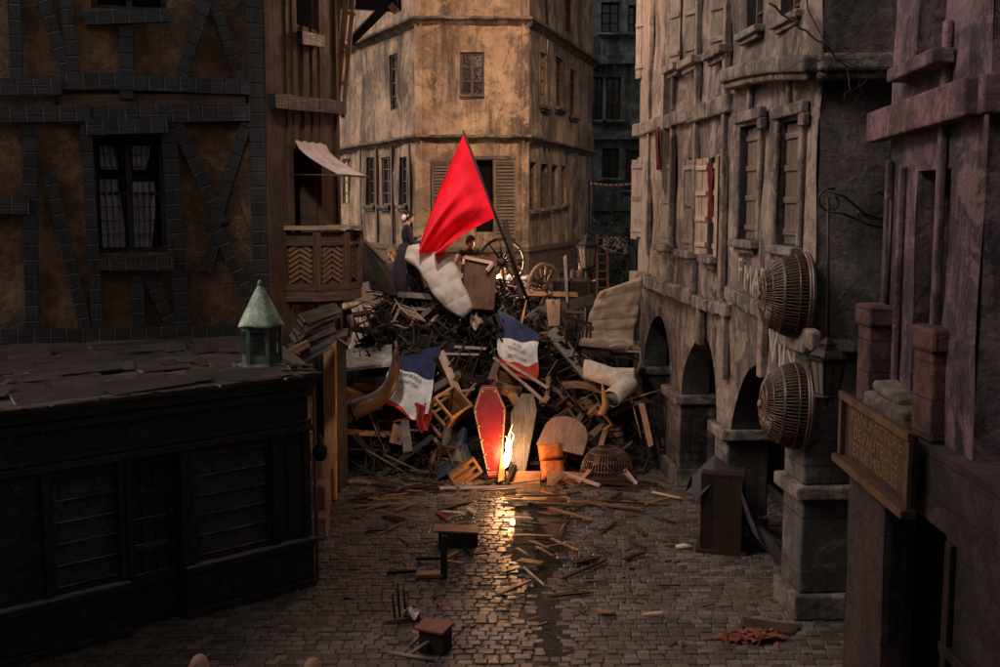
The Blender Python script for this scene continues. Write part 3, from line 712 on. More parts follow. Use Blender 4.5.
m = MB(); CL.wall(m, 0, CL.L, 0, 14, clw, .2, .4, .09); m.build('left_wall', 'warm', ce, True)
m = MB(); CR.wall(m, 0, CR.L, 0, 14, crw, .2, .4, .09); m.build('right_wall', 'warm', ce, True)
m = MB(); m.add([(A[0], A[1], 14), (B_[0], B_[1], 14), (D_[0], D_[1], 14), (C_[0], C_[1], 14)], [[0, 1, 2, 3]]); m.build('roof', 'roofbd', ce, True)
for pl in (CF, CL, CR):
    for z, o in ((6.72, .2), (9.6, .24)):
        n = 10; lg = MB()
        for i in range(n):
            qa, qb = pl.L*i/n-(.16 if i == 0 else 0), pl.L*(i+1)/n+(.16 if i == n-1 else 0); dz = -.12*0+ .05*math.sin(i*1.3+z)
            vs = []
            for q, s in ((qa, i), (qb, i+1)):
                e = .012*math.sin(s*2.1+z); vs += [pl.pt(q, z-.14+e, 0), pl.pt(q, z-.03+e, o*.45), pl.pt(q, z+.01+e, o), pl.pt(q, z+.07+e, o*1.02), pl.pt(q, z+.09+e, 0)]
            lg.add(vs, [[k, k+1, k+6, k+5] for k in range(4)])
        lg.build('string_course', 'warmdk', ce, True)
pg = MB()
for pl in (CF, CL, CR):
    for z0, z1, o in ((3.86, 4.0, .12), (3.3, 3.86, .06), (3.12, 3.3, .14), (2.5, 3.12, .09), (2.3, 2.5, .16)): pl.box(pg, -.1, pl.L+.1, z0, z1, .003, o+R.uniform(0, .01))
pg.build('plinth_boards', 'plank', ce, True, bevel=.015)
window(ce, CF, fw_, .16, 2, 3, 'glass', 'dark', .06, .04); sill(ce, CF, fw_, 'warmdk', .02, .06, .08)
m = MB(); CF.box(m, fd[0], fd[1], fd[2], fd[3], -.25, -.2); m.build('dark_window', 'dusk', ce, True)
def louvre(par, pl, r, off=.03):
    fr = MB(); q0, q1, z0, z1 = r
    for a, b_, c, d in ((q0, q0+.05, z0, z1), (q1-.05, q1, z0, z1), (q0+.05, q1-.05, z0, z0+.07), (q0+.05, q1-.05, z1-.07, z1), (q0+.05, q1-.05, (z0+z1)/2-.03, (z0+z1)/2+.03)): pl.box(fr, a, b_, c, d, off, off+.05)
    o = fr.build('shutter', 'shutdk', par, True); l = MB(); n = 22
    for i in range(n):
        z = z0+.08+(z1-z0-.16)*i/(n-1); l.add([pl.pt(q0+.05, z-.035, off+.045), pl.pt(q1-.05, z-.035, off+.045), pl.pt(q1-.05, z+.02, off+.01), pl.pt(q0+.05, z+.02, off+.01)], [[0, 1, 2, 3]])
    l.build('louvre_slats', 'shutdk', o, True)
for r in ((494, 160, 516, 238), (432, 160, 449, 232), (451, 160, 464, 226)): louvre(ce, CF, CF.rect(*r))
m = MB(); CF.box(m, fd[0]-.35, CF.hit(516, 200)[0], fd[3]+.02, fd[3]+.1, .003, .06); m.build('lintel', 'warmdk', ce, True)
for i, r in enumerate(clw): window(ce, CL, r, .12, 2, 4, 'glasslit' if i == 3 else 'glass', 'shutdk', .05, .03)
for i, r in enumerate(crw): window(ce, CR, r, .12, 2, 4, 'glasslit' if i in (0, 8) else 'glass', 'shutdk', .05, .03)
for r in clw[:3]+crw[:3]+crw[5:]: sill(ce, CL if r in clw else CR, r, 'warmdk', .08, .1, .14)
tr = MB()
for pl, px in ((CL, (362, 377.5, 393, 411)), (CR, (527, 538, 549, 559, 567))):
    for x in px: 
        q = pl.hit(x, 180)[0]; tr = MB(); pl.box(tr, q-.06, q+.06, 4.0, 6.6, .003, .06); tr.build('wall_post', 'shutdk', ce, True)
for pl, q in ((CF, .0), (CF, CF.L)): m = MB(); pl.box(m, q-.09, q+.09, 4.0, 14, -.02, .05); m.build('corner_post', 'warm', ce, True)
# ------------------------------------------------------------------ back of the alley
BK = Plane((1.8, 41), (12, 41), (0, -1))
bk = thing('alley_house', 'dark teal house at the far end of the alley', 'house', (5, 41, 0))
bw = zl(BK, [(601, 2, 620, 33), (592, 77, 603, 120), (606, 77, 621, 120), (602, 148, 619, 178), (626, 150, 640, 190), (628, 5, 642, 33)])
m = MB(); BK.wall(m, 0, 10.2, 0, 16, bw, .3, .8, .05); m.build('wall', 'teal', bk, True)
for r in bw: window(bk, BK, r, .2, 2, 3, 'glass', 'black', .07, .04); sill(bk, BK, r, 'teal', .15, .1, .2)
for y_ in (61, 136, 207): m = MB(); BK.bar(m, (585, y_), (650, y_-1), .3, .3, 0); m.build('ledge', 'teal', bk, True)
m = MB(); m.beam(P(567, 140, 39), P(567, 250, 39), .5, .9); m.box(P(579, 195, 39.4), (1.0, .5, 4.2)); tag(m.build('blue_wall', 'bluepaint'), 'blue-grey rendered wall in the gap beside the corner house', 'wall')
sg = P(615, 245, 35); m = MB(); m.box(sg, (.78, .05, .52), Matrix.Rotation(rad(3), 3, 'Y')); s_ = m.build('white_sign', 'white'); tag(s_, 'small blank whitish board in the foliage at the alley end', 'sign')
tpz = MB(); 
tp = thing('barrier_tape', 'red and white striped tape strung across the dark alley', 'tape', P(610, 180, 34))
for k in range(18):
    tt = lambda t: P(589+t*46, 183-.0*t+2*math.sin(t*3.1), 34+t*.3)
    m = (tpz if k % 2 else None)
    if m: m.beam(tt(k/18), tt((k+1)/18), .05, .06)
tpz.build('red_stripe', 'tape', tp, True); m = MB()
for k in range(0, 18, 2): m.beam(tt(k/18), tt((k+1)/18), .05, .06)
m.build('white_stripe', 'white', tp, True)
m = MB(); m.beam(P(589, 180, 34), P(589, 262, 34), .06, .06); m.build('pole', 'iron', tp, True)
ld = thing('ladder', 'wooden ladder leaning at the alley end behind the street lantern', 'ladder', P(602, 285, 30.5))
m = MB(); m.beam(P(597, 300, 30.5), P(597, 235, 30.9), .06, .06); m.beam(P(608, 300, 30.5), P(607, 235, 30.9), .06, .06); m.build('rail', 'oak', ld, True)
for k in range(8): m = MB(); yy = 296-k*8.3; m.tube([P(597, yy, 30.5+k*.05), P(608, yy, 30.5+k*.05)], .025, 6); m.build('rung', 'oak', ld, True)
bu = thing('alley_bush', 'leafy dark shrub growing at the alley end beside the grey house', 'bush', (3.2, 33, 0))
m = MB(); tw = MB()
for k in range(26):
    b0 = V((R.uniform(2.9, 4.1), R.uniform(31.8, 33.5), 0)); tip = V((R.uniform(2.6, 4.4), R.uniform(31.2, 33.6), R.uniform(2.0, 5.1))); md = b0.lerp(tip, .5)+V((R.uniform(-.3, .3), 0, .5)); tw.tube([b0, md, tip], [.03, .02, .006], 5)
    for j in range(46):
        t = R.uniform(.3, 1.05); p = (b0.lerp(md, t*2) if t < .5 else md.lerp(tip, t*2-1))+V((R.gauss(0, .16), R.gauss(0, .16), R.gauss(0, .14))); a = R.uniform(0, 6.3); d = V((math.cos(a), math.sin(a), R.uniform(-.8, .4)))*R.uniform(.07, .15); s = V((-d.y, d.x, R.uniform(-.05, .05)))*.45
        m.add([p-d, p+s, p+d, p-s], [[0, 1, 2, 3]])
m.build('foliage', 'leaf', bu, True); tw.build('stem', 'twig', bu, True)
# ------------------------------------------------------------------ right arcade house
RB = Plane((3.7, 12.94), (3.0, 23.56), (-1, 0)); RL = RB.L
rb = thing('arcade_house', 'long grey-brown plaster house on an arcade of three dark arches', 'house', (4, 18, 0))
yq = lambda y: (y-12.94)*RL/(23.56-12.94)
arches = [(yq(13.65), yq(16.3), 0, 2.82, 1.55), (yq(17.0), yq(19.4), 0, 2.85, 1.55), (yq(20.5), yq(22.9), 0, 2.85, 1.55)]
S1, S2 = RB.rect(742, 125, 760, 240), RB.rect(780, 121, 801, 246)
T1, T2 = RB.rect(746, -30, 763, 29), RB.rect(782, -30, 804, 15)
far = zl(RB, [(664, 158, 675, 244), (686, 158, 698, 250), (711, 157, 721, 255), (674, -30, 683, 64), (690, -30, 702, 58), (716, -30, 731, 48)])
m = MB(); RB.wall(m, 0, RL, 0, 11.5, arches+[S1, S2, T1, T2]+far, .45, .3, .08, 1); m.build('street_wall', ['grey', 'reveal_shade'], rb, True)
FR = Plane((3.705, 12.94), (8, 12.94), (0, -1))
m = MB(); FR.wall(m, .0, 4.2, 3.3, 11.5, [], .3, .12, .16); m.build('gable_wall', 'roughst', rb, True)
m = MB(); RE = Plane((3.0, 23.56), (8, 24.6), (0, 1)); RE.wall(m, 0, RE.L, 0, 11.5, [], .3, 1.5); m.add([(3.7, 12.94, 11.5), (8, 12.94, 11.5), (8, 24.6, 11.5), (3, 23.56, 11.5)], [[0, 1, 2, 3]]); m.build('end_wall', 'grey', rb, True)
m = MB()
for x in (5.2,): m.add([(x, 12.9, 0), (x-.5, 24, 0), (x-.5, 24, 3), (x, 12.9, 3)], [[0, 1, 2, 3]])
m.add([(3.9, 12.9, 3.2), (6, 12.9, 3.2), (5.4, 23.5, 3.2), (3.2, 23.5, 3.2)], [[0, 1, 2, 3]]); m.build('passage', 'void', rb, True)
# piers with plinths and imposts
for (ya, yb, nm) in ((12.94, 13.65, 0), (16.3, 17.0, 1), (19.4, 20.5, 2), (22.9, 23.5, 3)):
    m = MB(); qa, qb = yq(ya), yq(yb); wd = .6 if nm else 2.2
    def bx(m, z0, z1, e, ed=0): 
        RB.box(m, qa-e*(1 if nm else 1), qb+e, z0, z1, -wd, .06+e)
    bx(m, .32, 1.5, 0); 
    if nm == 0:
        RB.box(m, qa, qb, 1.67, 3.28, -wd, .06)
    p_ = m.build('pier', 'pier', rb, True, bevel=.03)
    for (z0, z1, e_, nn) in ((0, .32, .08, 'plinth'), (1.5, 1.67, .1, 'impost'), (3.28, 3.45, .09, 'capital')):
        if nn == 'capital' and nm: continue
        m = MB(); bx(m, z0, z1, e_); m.build(nn, 'greydk', p_, True, bevel=.03)
# string courses
for a, b_, w, t in (((638, 131), (735, 103), .26, .14), ((636, 276), (697, 297), .26, .16), ((698, 301), (733, 311), .2, .13), ((733, 292), (822, 340), .22, .14)):
    (qa, za), (qb, zb) = RB.hit(*a), RB.hit(*b_); n = 6; m = MB()
    for i in range(n):
        p0 = RB.pt(qa+(qb-qa)*i/n, za+(zb-za)*i/n+R.uniform(-.02, .02), t/2-.01); p1 = RB.pt(qa+(qb-qa)*(i+1)/n, za+(zb-za)*(i+1)/n+R.uniform(-.02, .02), t/2-.01+R.uniform(0, .006)); m.beam(p0, p1, w*R.uniform(.92, 1.1), t*R.uniform(.9, 1.15), RB.n)
    m.build('string_course', 'greydk', rb, True, bevel=.03)
m = MB(); pts = []
for px, py in ((736, 77), (760, 70), (790, 65), (826, 63)):
    q, z = RB.hit(px, py); pts.append(RB.pt(max(q, -.1), z, .1))
pts += [V((4.6, 12.8, pts[-1].z+.0)), V((7.5, 12.8, pts[-1].z))]
for a, b_ in zip(pts, pts[1:]):
    m.beam(a, b_+(b_-a).normalized()*.08, .34, .2, V((0, 0, 1))); m.beam(a+V((0, 0, -.14)), b_+V((0, 0, -.14)), .22, .1)
m.build('moss_ledge', 'greydk', rb, True, bevel=.04)
# pilasters and battens
for px, y0, y1, w in ((655, -40, 255, .12), (679, -40, 262, .14), (703, -40, 300, .13), (732, -30, 300, .16), (704, 300, 345, .22), (767, 318, 378, .2), (729, 312, 380, .14)):
    q, za = RB.hit(px, y0); z1 = RB.hit(px, y1)[1]; m = MB(); RB.box(m, q-w/2, q+w/2, z1, za, .003, .1); m.build('pilaster', 'grey', rb, True, bevel=.015)
m = MB(); q0, _ = RB.hit(640, 100); q1, _ = RB.hit(653, 100); 
RB.box(m, q1, RL, 3.6, 11.4, .003, .05); 
q2 = RB.hit(669, 120)[0]; z2, z3 = RB.hit(669, 190)[1], RB.hit(669, 68)[1]; RB.box(m, q2-.12, q2+.12, z2, z3, .003, .14)
m.build('corner_boards', 'pink' if 0 else 'shut', rb, True)
# shutters
for r in (S1, S2):
    shutter(rb, RB, (r[0]+.04, r[1]-.04, r[2]+.02, r[3]-.02), -.08, 4, 'shutdk', .04, 4)
    m = MB(); q0, q1, z0, z1 = r
    for a, c in ((q0-.13, q0-.01), (q1+.01, q1+.13)): RB.box(m, a, c, z0, z1+.05, .0031, .06)
    RB.box(m, q0-.22, q1+.22, z1+.05, z1+.2, .0031, .1); RB.box(m, q0-.26, q0-.05, z1-.1, z1+.05, .0031, .09); RB.box(m, (q0+q1)/2-.05, (q0+q1)/2+.05, z1+.2, z1+.55, .0031, .08)
    m.build('window_surround', 'greydk', rb, True, bevel=.02); sill(rb, RB, r, 'greydk', .14, .11, .16)
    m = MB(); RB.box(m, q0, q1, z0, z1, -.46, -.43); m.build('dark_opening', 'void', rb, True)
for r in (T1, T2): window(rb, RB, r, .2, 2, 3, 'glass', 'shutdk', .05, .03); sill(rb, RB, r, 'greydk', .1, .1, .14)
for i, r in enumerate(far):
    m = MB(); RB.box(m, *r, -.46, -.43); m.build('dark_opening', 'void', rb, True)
    sill(rb, RB, r, 'greydk', .1, .13, .2)
    W = r[1]-r[0]
    if i == 2:
        shutter(rb, RB, (r[0]-W*.45, r[0]-.02, r[2], r[3]), .03, 2, 'pink', .05, 4, rad(28), 1); shutter(rb, RB, (r[1]+.02, r[1]+W*.5, r[2], r[3]), .03, 2, 'pink', .05, 4, rad(30), 0)
    elif i in (0, 1): shutter(rb, RB, (r[0]+.03, r[1]-.03, r[2], r[3]), .02, 3, 'shut', .045, 3)
    else: shutter(rb, RB, (r[0]+.03, r[0]+W*.55, r[2], r[3]), .02, 3, 'shut', .045, 3, rad(18), 0)
# big shutters folded out at the far corner
for (x0, y0, x1, y1) in ((632, 158, 656, 238), (637, -30, 660, 76)):
    Y = 23.2; a, b_ = P(x0, (y0+y1)/2, Y+.35), P(x1, (y0+y1)/2, Y-.3); z1, z0 = P(x1, y0, Y).z, P(x1, y1, Y).z
    pl = Plane((b_.x, b_.y), (a.x, a.y), (0, -1)); shutter(rb, pl, (0, pl.L, z0, z1), 0, 4, 'shut', .05, 3)
    m = MB(); m.box(P((x0+x1)/2+8, y1+9, 23.0), (.32, .3, .16)); m.build('bracket', 'greydk', rb, True, bevel=.02)
m = MB()
def rc(u, v): 
    p = RB.pt(yq(18.62)+.3*u*(1-.5*v), 6.4-1.35*v-.25*abs(u-.5), .14+.05*math.sin(u*8+v*3)); return p
q = RB.hit(716, 175)[0]; za = RB.hit(716, 172)[1]
m.grid(lambda u, v: RB.pt(q-.16+.34*u*(1-.3*v), za-.85*v+.15*u, .06+.05*math.sin(u*9+v*4)), 8, 10); tag(m.build('red_cloth', 'reddark', None, solid=.01), 'red cloth hung in the narrow window between bleached shutters', 'cloth')
q2 = RB.hit(669, 120)[0]; za = RB.hit(669, 127)[1]
m = MB(); m.grid(lambda u, v: RB.pt(q2-.14+.3*u*(1-.45*v), za-.8*v, .2+.03*math.sin(u*7+v*4)), 8, 10); tag(m.build('red_pennant', 'reddark', None, solid=.01), 'dark red pennant hanging at the far corner of the grey house', 'pennant')
# painted wall lettering
def wall_text(txt, px, py, size, sx, nm):
    vs, fs = text_mesh(txt, size, sx); q, z = RB.hit(px, py)
    m = MB(); m.add([RB.pt(q-x, z+y_, .062) for x, y_ in vs], fs); return m.build(nm, 'letter', rb, True)
wall_text('F', 744, 271, .5, 1.0, 'painted_letters'); wall_text('MAR', 759, 281, .52, 1.0, 'painted_letters'); wall_text('VIN', 786, 352, .62, 1.1, 'painted_letters')
# dead roots on the ledge
vn = thing('dead_vine', 'tangle of dead vine roots trailing over the mossy ledge of the grey house', 'vine', P(832, 60, 12.8)); m = MB()
for (pts_, r) in (([(770, 3), (795, 22), (818, 40), (836, 58)], .016), ([(800, -20), (812, 20), (836, 58)], .012), ([(836, 58), (848, 70), (850, 85), (842, 100)], .008), ([(836, 58), (862, 62), (866, 80), (850, 95)], .006), ([(836, 58), (800, 64), (780, 72), (772, 84)], .006), ([(836, 58), (870, 45), (900, 50)], .006), ([(830, 52), (826, 70), (834, 88)], .006), ([(818, 40), (850, 30), (890, 20)], .005), ([(836, 58), (880, 72), (905, 66)], .006), ([(795, 22), (790, 8), (812, -10)], .006), ([(836, 58), (856, 52), (858, 76), (862, 92), (852, 104)], .005)):
    ps = [P(x, y_, 12.45+.1*math.sin(i*2+x)) for i, (x, y_) in enumerate(pts_)]; out = []
    for i in range(len(ps)-1):
        for k in range(4): out.append(ps[i].lerp(ps[i+1], k/4)+V((R.gauss(0, .012), R.gauss(0, .02), R.gauss(0, .012))))
    out.append(ps[-1]); m.tube(out, [r*(1-.6*i/len(out)) for i in range(len(out))], 5)
m.build('root', 'twig', vn, True)
# ------------------------------------------------------------------ mauve house in front on the right
PB = Plane((3.86, 11.0), (3.70, 8.45), (-1, 0)); 
pb_ = thing('mauve_house', 'mauve plaster house with a tall black doorway beside the shop signboard', 'house', (4.5, 9.5, 0))
dw = PB.rect(913, 170, 945, 392); dw = (dw[0], dw[1], 3.02, dw[3]); uw = PB.rect(921, -60, 946, 52)
m = MB(); PB.wall(m, 0, PB.L, 2.9, 9, [dw, uw], .4, .35, .05)
PF = Plane((3.70, 8.45), (7, 8.3), (0, -1)); PF.wall(m, 0, 3, 2.9, 9, [], .3, .35, .06)
PE = Plane((3.86, 11.0), (7.2, 11.2), (0, 1)); PE.wall(m, 0, 3, 0, 9, [], .3, 1.2); m.build('wall', 'purple', pb_, True)
for r in (dw, uw):
    m = MB(); PB.box(m, *r, -.42, -.4); m.build('dark_opening', 'void', pb_, True)
m = MB(); PB.bar(m, (908, 76), (956, 55), .13, .2, 0); m.build('window_sill', 'purple', pb_, True, bevel=.02); m = MB(); PB.bar(m, (882, 128), (985, 96), .3, .16, 0); m.beam(PF.pt(-.1, PB.hit(985, 96)[1], .06), PF.pt(2.5, PB.hit(985, 96)[1], .06), .12, .3); m.build('ledge', plaster('flaking_pink_trim', (.13, .07, .08), (.25, .12, .13), (.06, .03, .036), 5, .85, .9, .5), pb_, True, bevel=.02)
m = MB()
for px, a, b_, w in ((893, 160, 400, .1), (952, 20, 330, .12), (906, 165, 395, .07)):
    q, za = PB.hit(px, a); RB_z = PB.hit(px, b_)[1]; m = MB(); PB.box(m, q-w/2, q+w/2, RB_z, za, .003, .06); m.build('pilaster', 'purple', pb_, True, bevel=.015)
SB = Plane((3.58, 11.02), (3.5, 6.5), (-1, 0)); qd0, qd1 = SB.hit(884, 560)[0], SB.hit(946, 560)[0]
m = MB(); SB.wall(m, 0, SB.L, 0, 3.02, [(qd0, qd1, 0, 2.42)], .06, .4, .03); SE = Plane((3.58, 11.02), (6, 11.02), (0, 1)); SE.wall(m, 0, 2.4, 0, 3.02, [], .3, 1)
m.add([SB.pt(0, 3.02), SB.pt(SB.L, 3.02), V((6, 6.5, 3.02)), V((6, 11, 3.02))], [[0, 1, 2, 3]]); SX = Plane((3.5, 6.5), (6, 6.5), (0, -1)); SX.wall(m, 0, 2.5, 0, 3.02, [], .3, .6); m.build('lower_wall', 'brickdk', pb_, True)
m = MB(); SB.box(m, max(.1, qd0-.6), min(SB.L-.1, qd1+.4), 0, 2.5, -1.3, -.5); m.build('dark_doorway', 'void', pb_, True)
for (y0, y1, zt) in ((10.62, 11.0, 4.05), (9.05, 9.5, 4.0)):
    m = MB(); m.box((3.78, (y0+y1)/2, (3.03+zt)/2), (.36, y1-y0, zt-3.03)); o = m.build('balcony_pier', 'brick', pb_, True, bevel=.025); m = MB(); m.box((3.78, (y0+y1)/2, zt+.05-.16), (.42, y1-y0+.06, .2)); m.build('cap', 'brick', o, True, bevel=.03)
m = MB(); m.box((3.74, 10.06, 3.12), (.4, 1.1, .22)); m.box((3.7, 10.1, 3.27), (.26, .7, .1), Matrix.Rotation(.12, 3, 'X')); m.build('parapet', 'greydk', pb_, True, bevel=.04)
m = MB()
SB.box(m, qd1+.06, SB.L, .1, .75, .003, .04); SB.box(m, qd1+.06, SB.L, .75, .84, .003, .09); SB.box(m, qd1+.06, SB.L, 1.5, 1.58, .003, .06); SB.box(m, qd1+.08, qd1+.2, .84, 2.4, .0035, .05); m.build('side_joinery', 'black', pb_, True, bevel=.01)
m = MB(); m.tube([PB.pt(PB.hit(897, 200)[0], PB.hit(897, 200)[1], .05), PB.pt(PB.hit(897, 200)[0], 3.9, .05)], .02); m.build('drain_pipe', 'iron', pb_, True)
# shop signboard
SP = Plane((3.5, 11.02), (3.42, 8.93), (-1, 0)); so = thing('shop_signboard', 'tilted framed wooden signboard with faded gilt lettering over the dark doorway', 'signboard', (3.5, 10, 2.8))
z0, z1 = 2.5, 3.12; m = MB(); SP.box(m, 0, SP.L, z0, z1, -.04, 0); m.build('board', wood('sooty_sign_board', (.02, .0095, .007), (.046, .022, .014), .6, .5, .1), so, True)
m = MB(); SP.box(m, -.03, SP.L+.03, z1-.05, z1+.03, 0.003, .06); SP.box(m, -.03, .06, z0, z1-.05, .003, .05); SP.box(m, SP.L-.08, SP.L+.03, z0, z1-.05, .003, .05); SP.box(m, -.05, SP.L+.05, z0-.08, z0, -.03, .1); m.build('frame', 'dark', so, True, bevel=.008)
for i, (t, sx) in enumerate((('MANUFACTURE', .86), ('DE FAUTEUILS', .86), ('ET DE MEUBLES', .8))):
    vs, fs = text_mesh(t, .2, 1.25*sx); m = MB(); m.add([SP.pt(SP.L/2+x, z1-.16-i*.165+y_*.9, .0035) for x, y_ in vs], fs); m.build('lettering', 'gold', so, True)
for (a, b_) in ((3.15, 3.5), (.0, 0)):
    pass
# ------------------------------------------------------------------ wicker baskets on the wall
def basket(cx, cy, Y, rpx, dpx, label, tilt):
    c = P(cx, cy, Y); s = 1100/Y; r = rpx/s; dp = dpx/s
    o = thing('wicker_basket', label, 'basket', c, group='wicker baskets hung on the wall')
    ax = V((-.985, .06, tilt)).normalized(); x, y_, z_ = basis(ax)
    def pt(a, t): 
        rr = r*math.cos(t*math.pi/2)**.62; return c+x*(dp*math.sin(t*math.pi/2))+(y_*math.cos(a)+z_*math.sin(a))*max(rr, .03)
    m = MB()
    for k in range(74): a = k*2*math.pi/74; m.tube([pt(a, t/9*.97)+V((R.gauss(0, .004), 0, R.gauss(0, .004))) for t in range(10)], .0085, 5)
    for t in (.18, .4, .42, .62, .8, .9): m.tube([pt(k*2*math.pi/30, t) for k in range(31)], .012, 5, False)
    m.build('wicker_ribs', 'wick', o, True); m = MB()
    for t, w in ((.0, .03), (.04, .024)): m.tube([pt(k*2*math.pi/36, t) for k in range(37)], w, 7, False)
    m.build('rim', 'wick', o, True); m = MB(); m.lathe([(.055, 0), (.05, .04), (.02, .05)], 10, Matrix.Translation(c+x*dp*.99) @ x.to_track_quat('Z', 'Y').to_matrix().to_4x4()); m.build('boss', 'oak', o, True); m = MB(); m.grid(lambda u, v: c+(pt(u*6.2832, v)-c)*.95, 40, 12); m.build('inner_shell', 'black', o, True)
    m = MB(); m.tube([c+V((.05, 0, r)), c+V((.1, 0, r+.3))], .03); m.build('hook', 'iron', o, True)
basket(805, 296, 13.25, 42, 44, 'upper of the two dark wicker dome baskets on the grey house wall', .02)
basket(803, 406, 13.2, 44, 42, 'lower of the two dark wicker dome baskets, hung in front of the arch', .04)
# ------------------------------------------------------------------ lanterns
def lantern(o, s, sides=4, glass='lampglass', roof='iron'):
    """lantern of height s hanging/standing with its base at local z=0"""
    R0, R1, hb = .18*s, .275*s, .62*s; m = MB()
    ph = math.pi/4
    fr = MB(); gl = MB(); n = sides
    for k in range(n):
        a = k*2*math.pi/n+ph; b_ = (k+1)*2*math.pi/n+ph
        p0, p1 = V((R0*math.cos(a), R0*math.sin(a), .06*s)), V((R1*math.cos(a), R1*math.sin(a), hb)); q0, q1 = V((R0*math.cos(b_), R0*math.sin(b_), .06*s)), V((R1*math.cos(b_), R1*math.sin(b_), hb))
        fr.beam(p0, p1, .03*s, .03*s); fr.beam(p0, q0, .035*s, .04*s); fr.beam(p1, q1, .04*s, .045*s)
        fr.beam(p0.lerp(q0, .5), p1.lerp(q1, .5), .012*s, .012*s)
        gl.add([p0*.97, q0*.97, q1*.97, p1*.97], [[0, 1, 2, 3]])
    fr.build('frame', 'iron', o); gl.build('pane', glass, o)
    m.lathe([(R1*1.18, hb), (R1*1.2, hb+.03*s), (R1*.62, hb+.17*s), (R1*.6, hb+.19*s), (R1*.42, hb+.2*s), (R1*.42, hb+.25*s), (R1*.5, hb+.26*s), (R1*.25, hb+.32*s), (R1*.12, hb+.36*s), (R1*.1, hb+.38*s)], n, phase=ph, smooth=False)
    for k in range(n):
        for j in range(6):
            a = k*2*math.pi/n+ph; b_ = a+2*math.pi/n; p = V((R1*1.18*math.cos(a), R1*1.18*math.sin(a), hb+.03*s)).lerp(V((R1*1.18*math.cos(b_), R1*1.18*math.sin(b_), hb+.03*s)), (j+.5)/6); m.beam(p, p+V((0, 0, .05*s)), .03*s, .012*s)
    m.build('roof', roof, o); m = MB(); m.lathe([(.004, -.2*s), (.03*s, -.15*s), (.02*s, -.1*s), (.06*s, -.04*s), (R0*1.15, .02*s), (R0*1.15, .06*s)], 10); m.build('finial', 'iron', o)
lc = P(826, 398, 11.9); hs_ = 62/1100*11.9
ln = thing('wall_lantern', 'black iron four-sided lantern hung on a long rod by the corner pier', 'lantern', lc, (0, 0, .3)); lantern(ln, hs_*1.02)
m = MB(); top = P(828, 197, 11.9); m.tube([lc+V((0, 0, hs_*.95)), top], .017); m.build('hanging_rod', 'iron', ln, True)
m = MB()
def sp_pts(cx, cy, r0, t0, t1, n=24, Y=11.9, dec=0): return [P(cx+(r0*(1-dec*i/n))*math.cos(t0+(t1-t0)*i/n), cy+(r0*(1-dec*i/n))*math.sin(t0+(t1-t0)*i/n), Y) for i in range(n+1)]
m.tube([P(895, 231, 11.9), P(868, 224, 11.9), P(845, 214, 11.9), P(830, 211, 11.9)], .016); m.tube([P(826, 190, 11.9), P(845, 197, 11.9), P(866, 214, 11.9), P(884, 220, 11.9)], .014)
m.tube(sp_pts(830, 201, 13, -1.2, -7.2, dec=.45), .013); m.tube(sp_pts(874, 205, 14, 2.9, -1.4), .012); m.tube(sp_pts(893, 221, 10, 1.6, -3.0), .011); m.tube([P(898, 231, 11.9), P(898, 190, 11.9)], .014)
m.build('wall_bracket', 'iron', ln, True)
# ------------------------------------------------------------------ draped box and leaves on the right
db = PZ(722, 548); bx_ = thing('tall_box', 'tall dark wooden box standing at the arcade under the mauve cloth', 'box', db, (0, 0, rad(-14)))
m = MB(); m.beam((-.0, .0, .02), (.0, .0, 1.18), .62, .55, V((0, 1, 0))); m.build('body', 'black', bx_, bevel=.01); m = MB(); m.beam((.08, -.3, .05), (.08, -.3, 1.1), .4, .03, V((0, 1, 0))); m.build('front_panel', 'dark', bx_); m = MB(); m.box((0, -.02, .03), (.72, .66, .06)); m.build('foot_board', 'dark', bx_)
def drp(u, v):
    # cloth from the top of the box down to the arch on the right
    ks = [(690, 488, 15.9), (712, 466, 15.9), (735, 478, 15.75), (752, 520, 15.4), (775, 546, 15.2), (800, 566, 15.0)]
    f = u*(len(ks)-1); i = min(int(f), len(ks)-2); t = f-i; a, b_ = P(*ks[i]), P(*ks[i+1]); p = a.lerp(b_, t)
    wd = (.5-.1*u)*(v-.5); k = .06*math.sin(v*17+u*5)+.05*NZ.noise(V((u*6, v*5, 2)))
    p = p+V((0, wd*1.5, -abs(v-.5)*(.55-.1*u)+(0.14 if u < .5 else .1)+k)); p.x += k*.5+.12*(v-.5)*0; p.z = max(p.z, .03+.02*math.sin(u*20)); return p
m = MB(); m.grid(drp, 40, 18); tag(m.build('drape', 'drape', None, solid=.012, sub=1), 'dark mauve cloth thrown over the tall box and trailing to the arch', 'cloth')
for nm, mt_, n, (cx, cy), (sx, sy), lab, cat in (('dry_leaves', 'dry', 210, (752, 635), (28, 5.5), 'heap of dry reddish leaves on the cobbles by the corner pier', 'leaves'), ('straw_litter', 'moss', 420, (755, 590), (38, 14), 'scattered straw litter on the cobbles by the corner pier', 'straw')):
    m = MB()
    for k in range(n):
        p = PZ(cx+R.gauss(0, sx*.5), cy+R.gauss(0, sy*.5), .02+R.uniform(0, .05 if nm[0] == 'd' else .015)); a = R.uniform(0, 6.3); L = R.uniform(.04, .1) if nm[0] == 'd' else R.uniform(.03, .09); d = V((math.cos(a), math.sin(a), R.uniform(-.3, .5)))*L; s = V((-math.sin(a), math.cos(a), R.uniform(-.5, .5)))*(L*.4 if nm[0] == 'd' else .004)
        m.add([p-d, p+s, p+d, p-s], [[0, 1, 2, 3]])
    o = m.build(nm, mt_); tag(o, kind='stuff')
m = MB(); m.beam(PZ(742, 622, .03), PZ(795, 630, .03), .3, .02, jag=.05); tag(m.build('flat_board', 'dark'), 'dark flat board lying beside the dry reddish leaves', 'board')
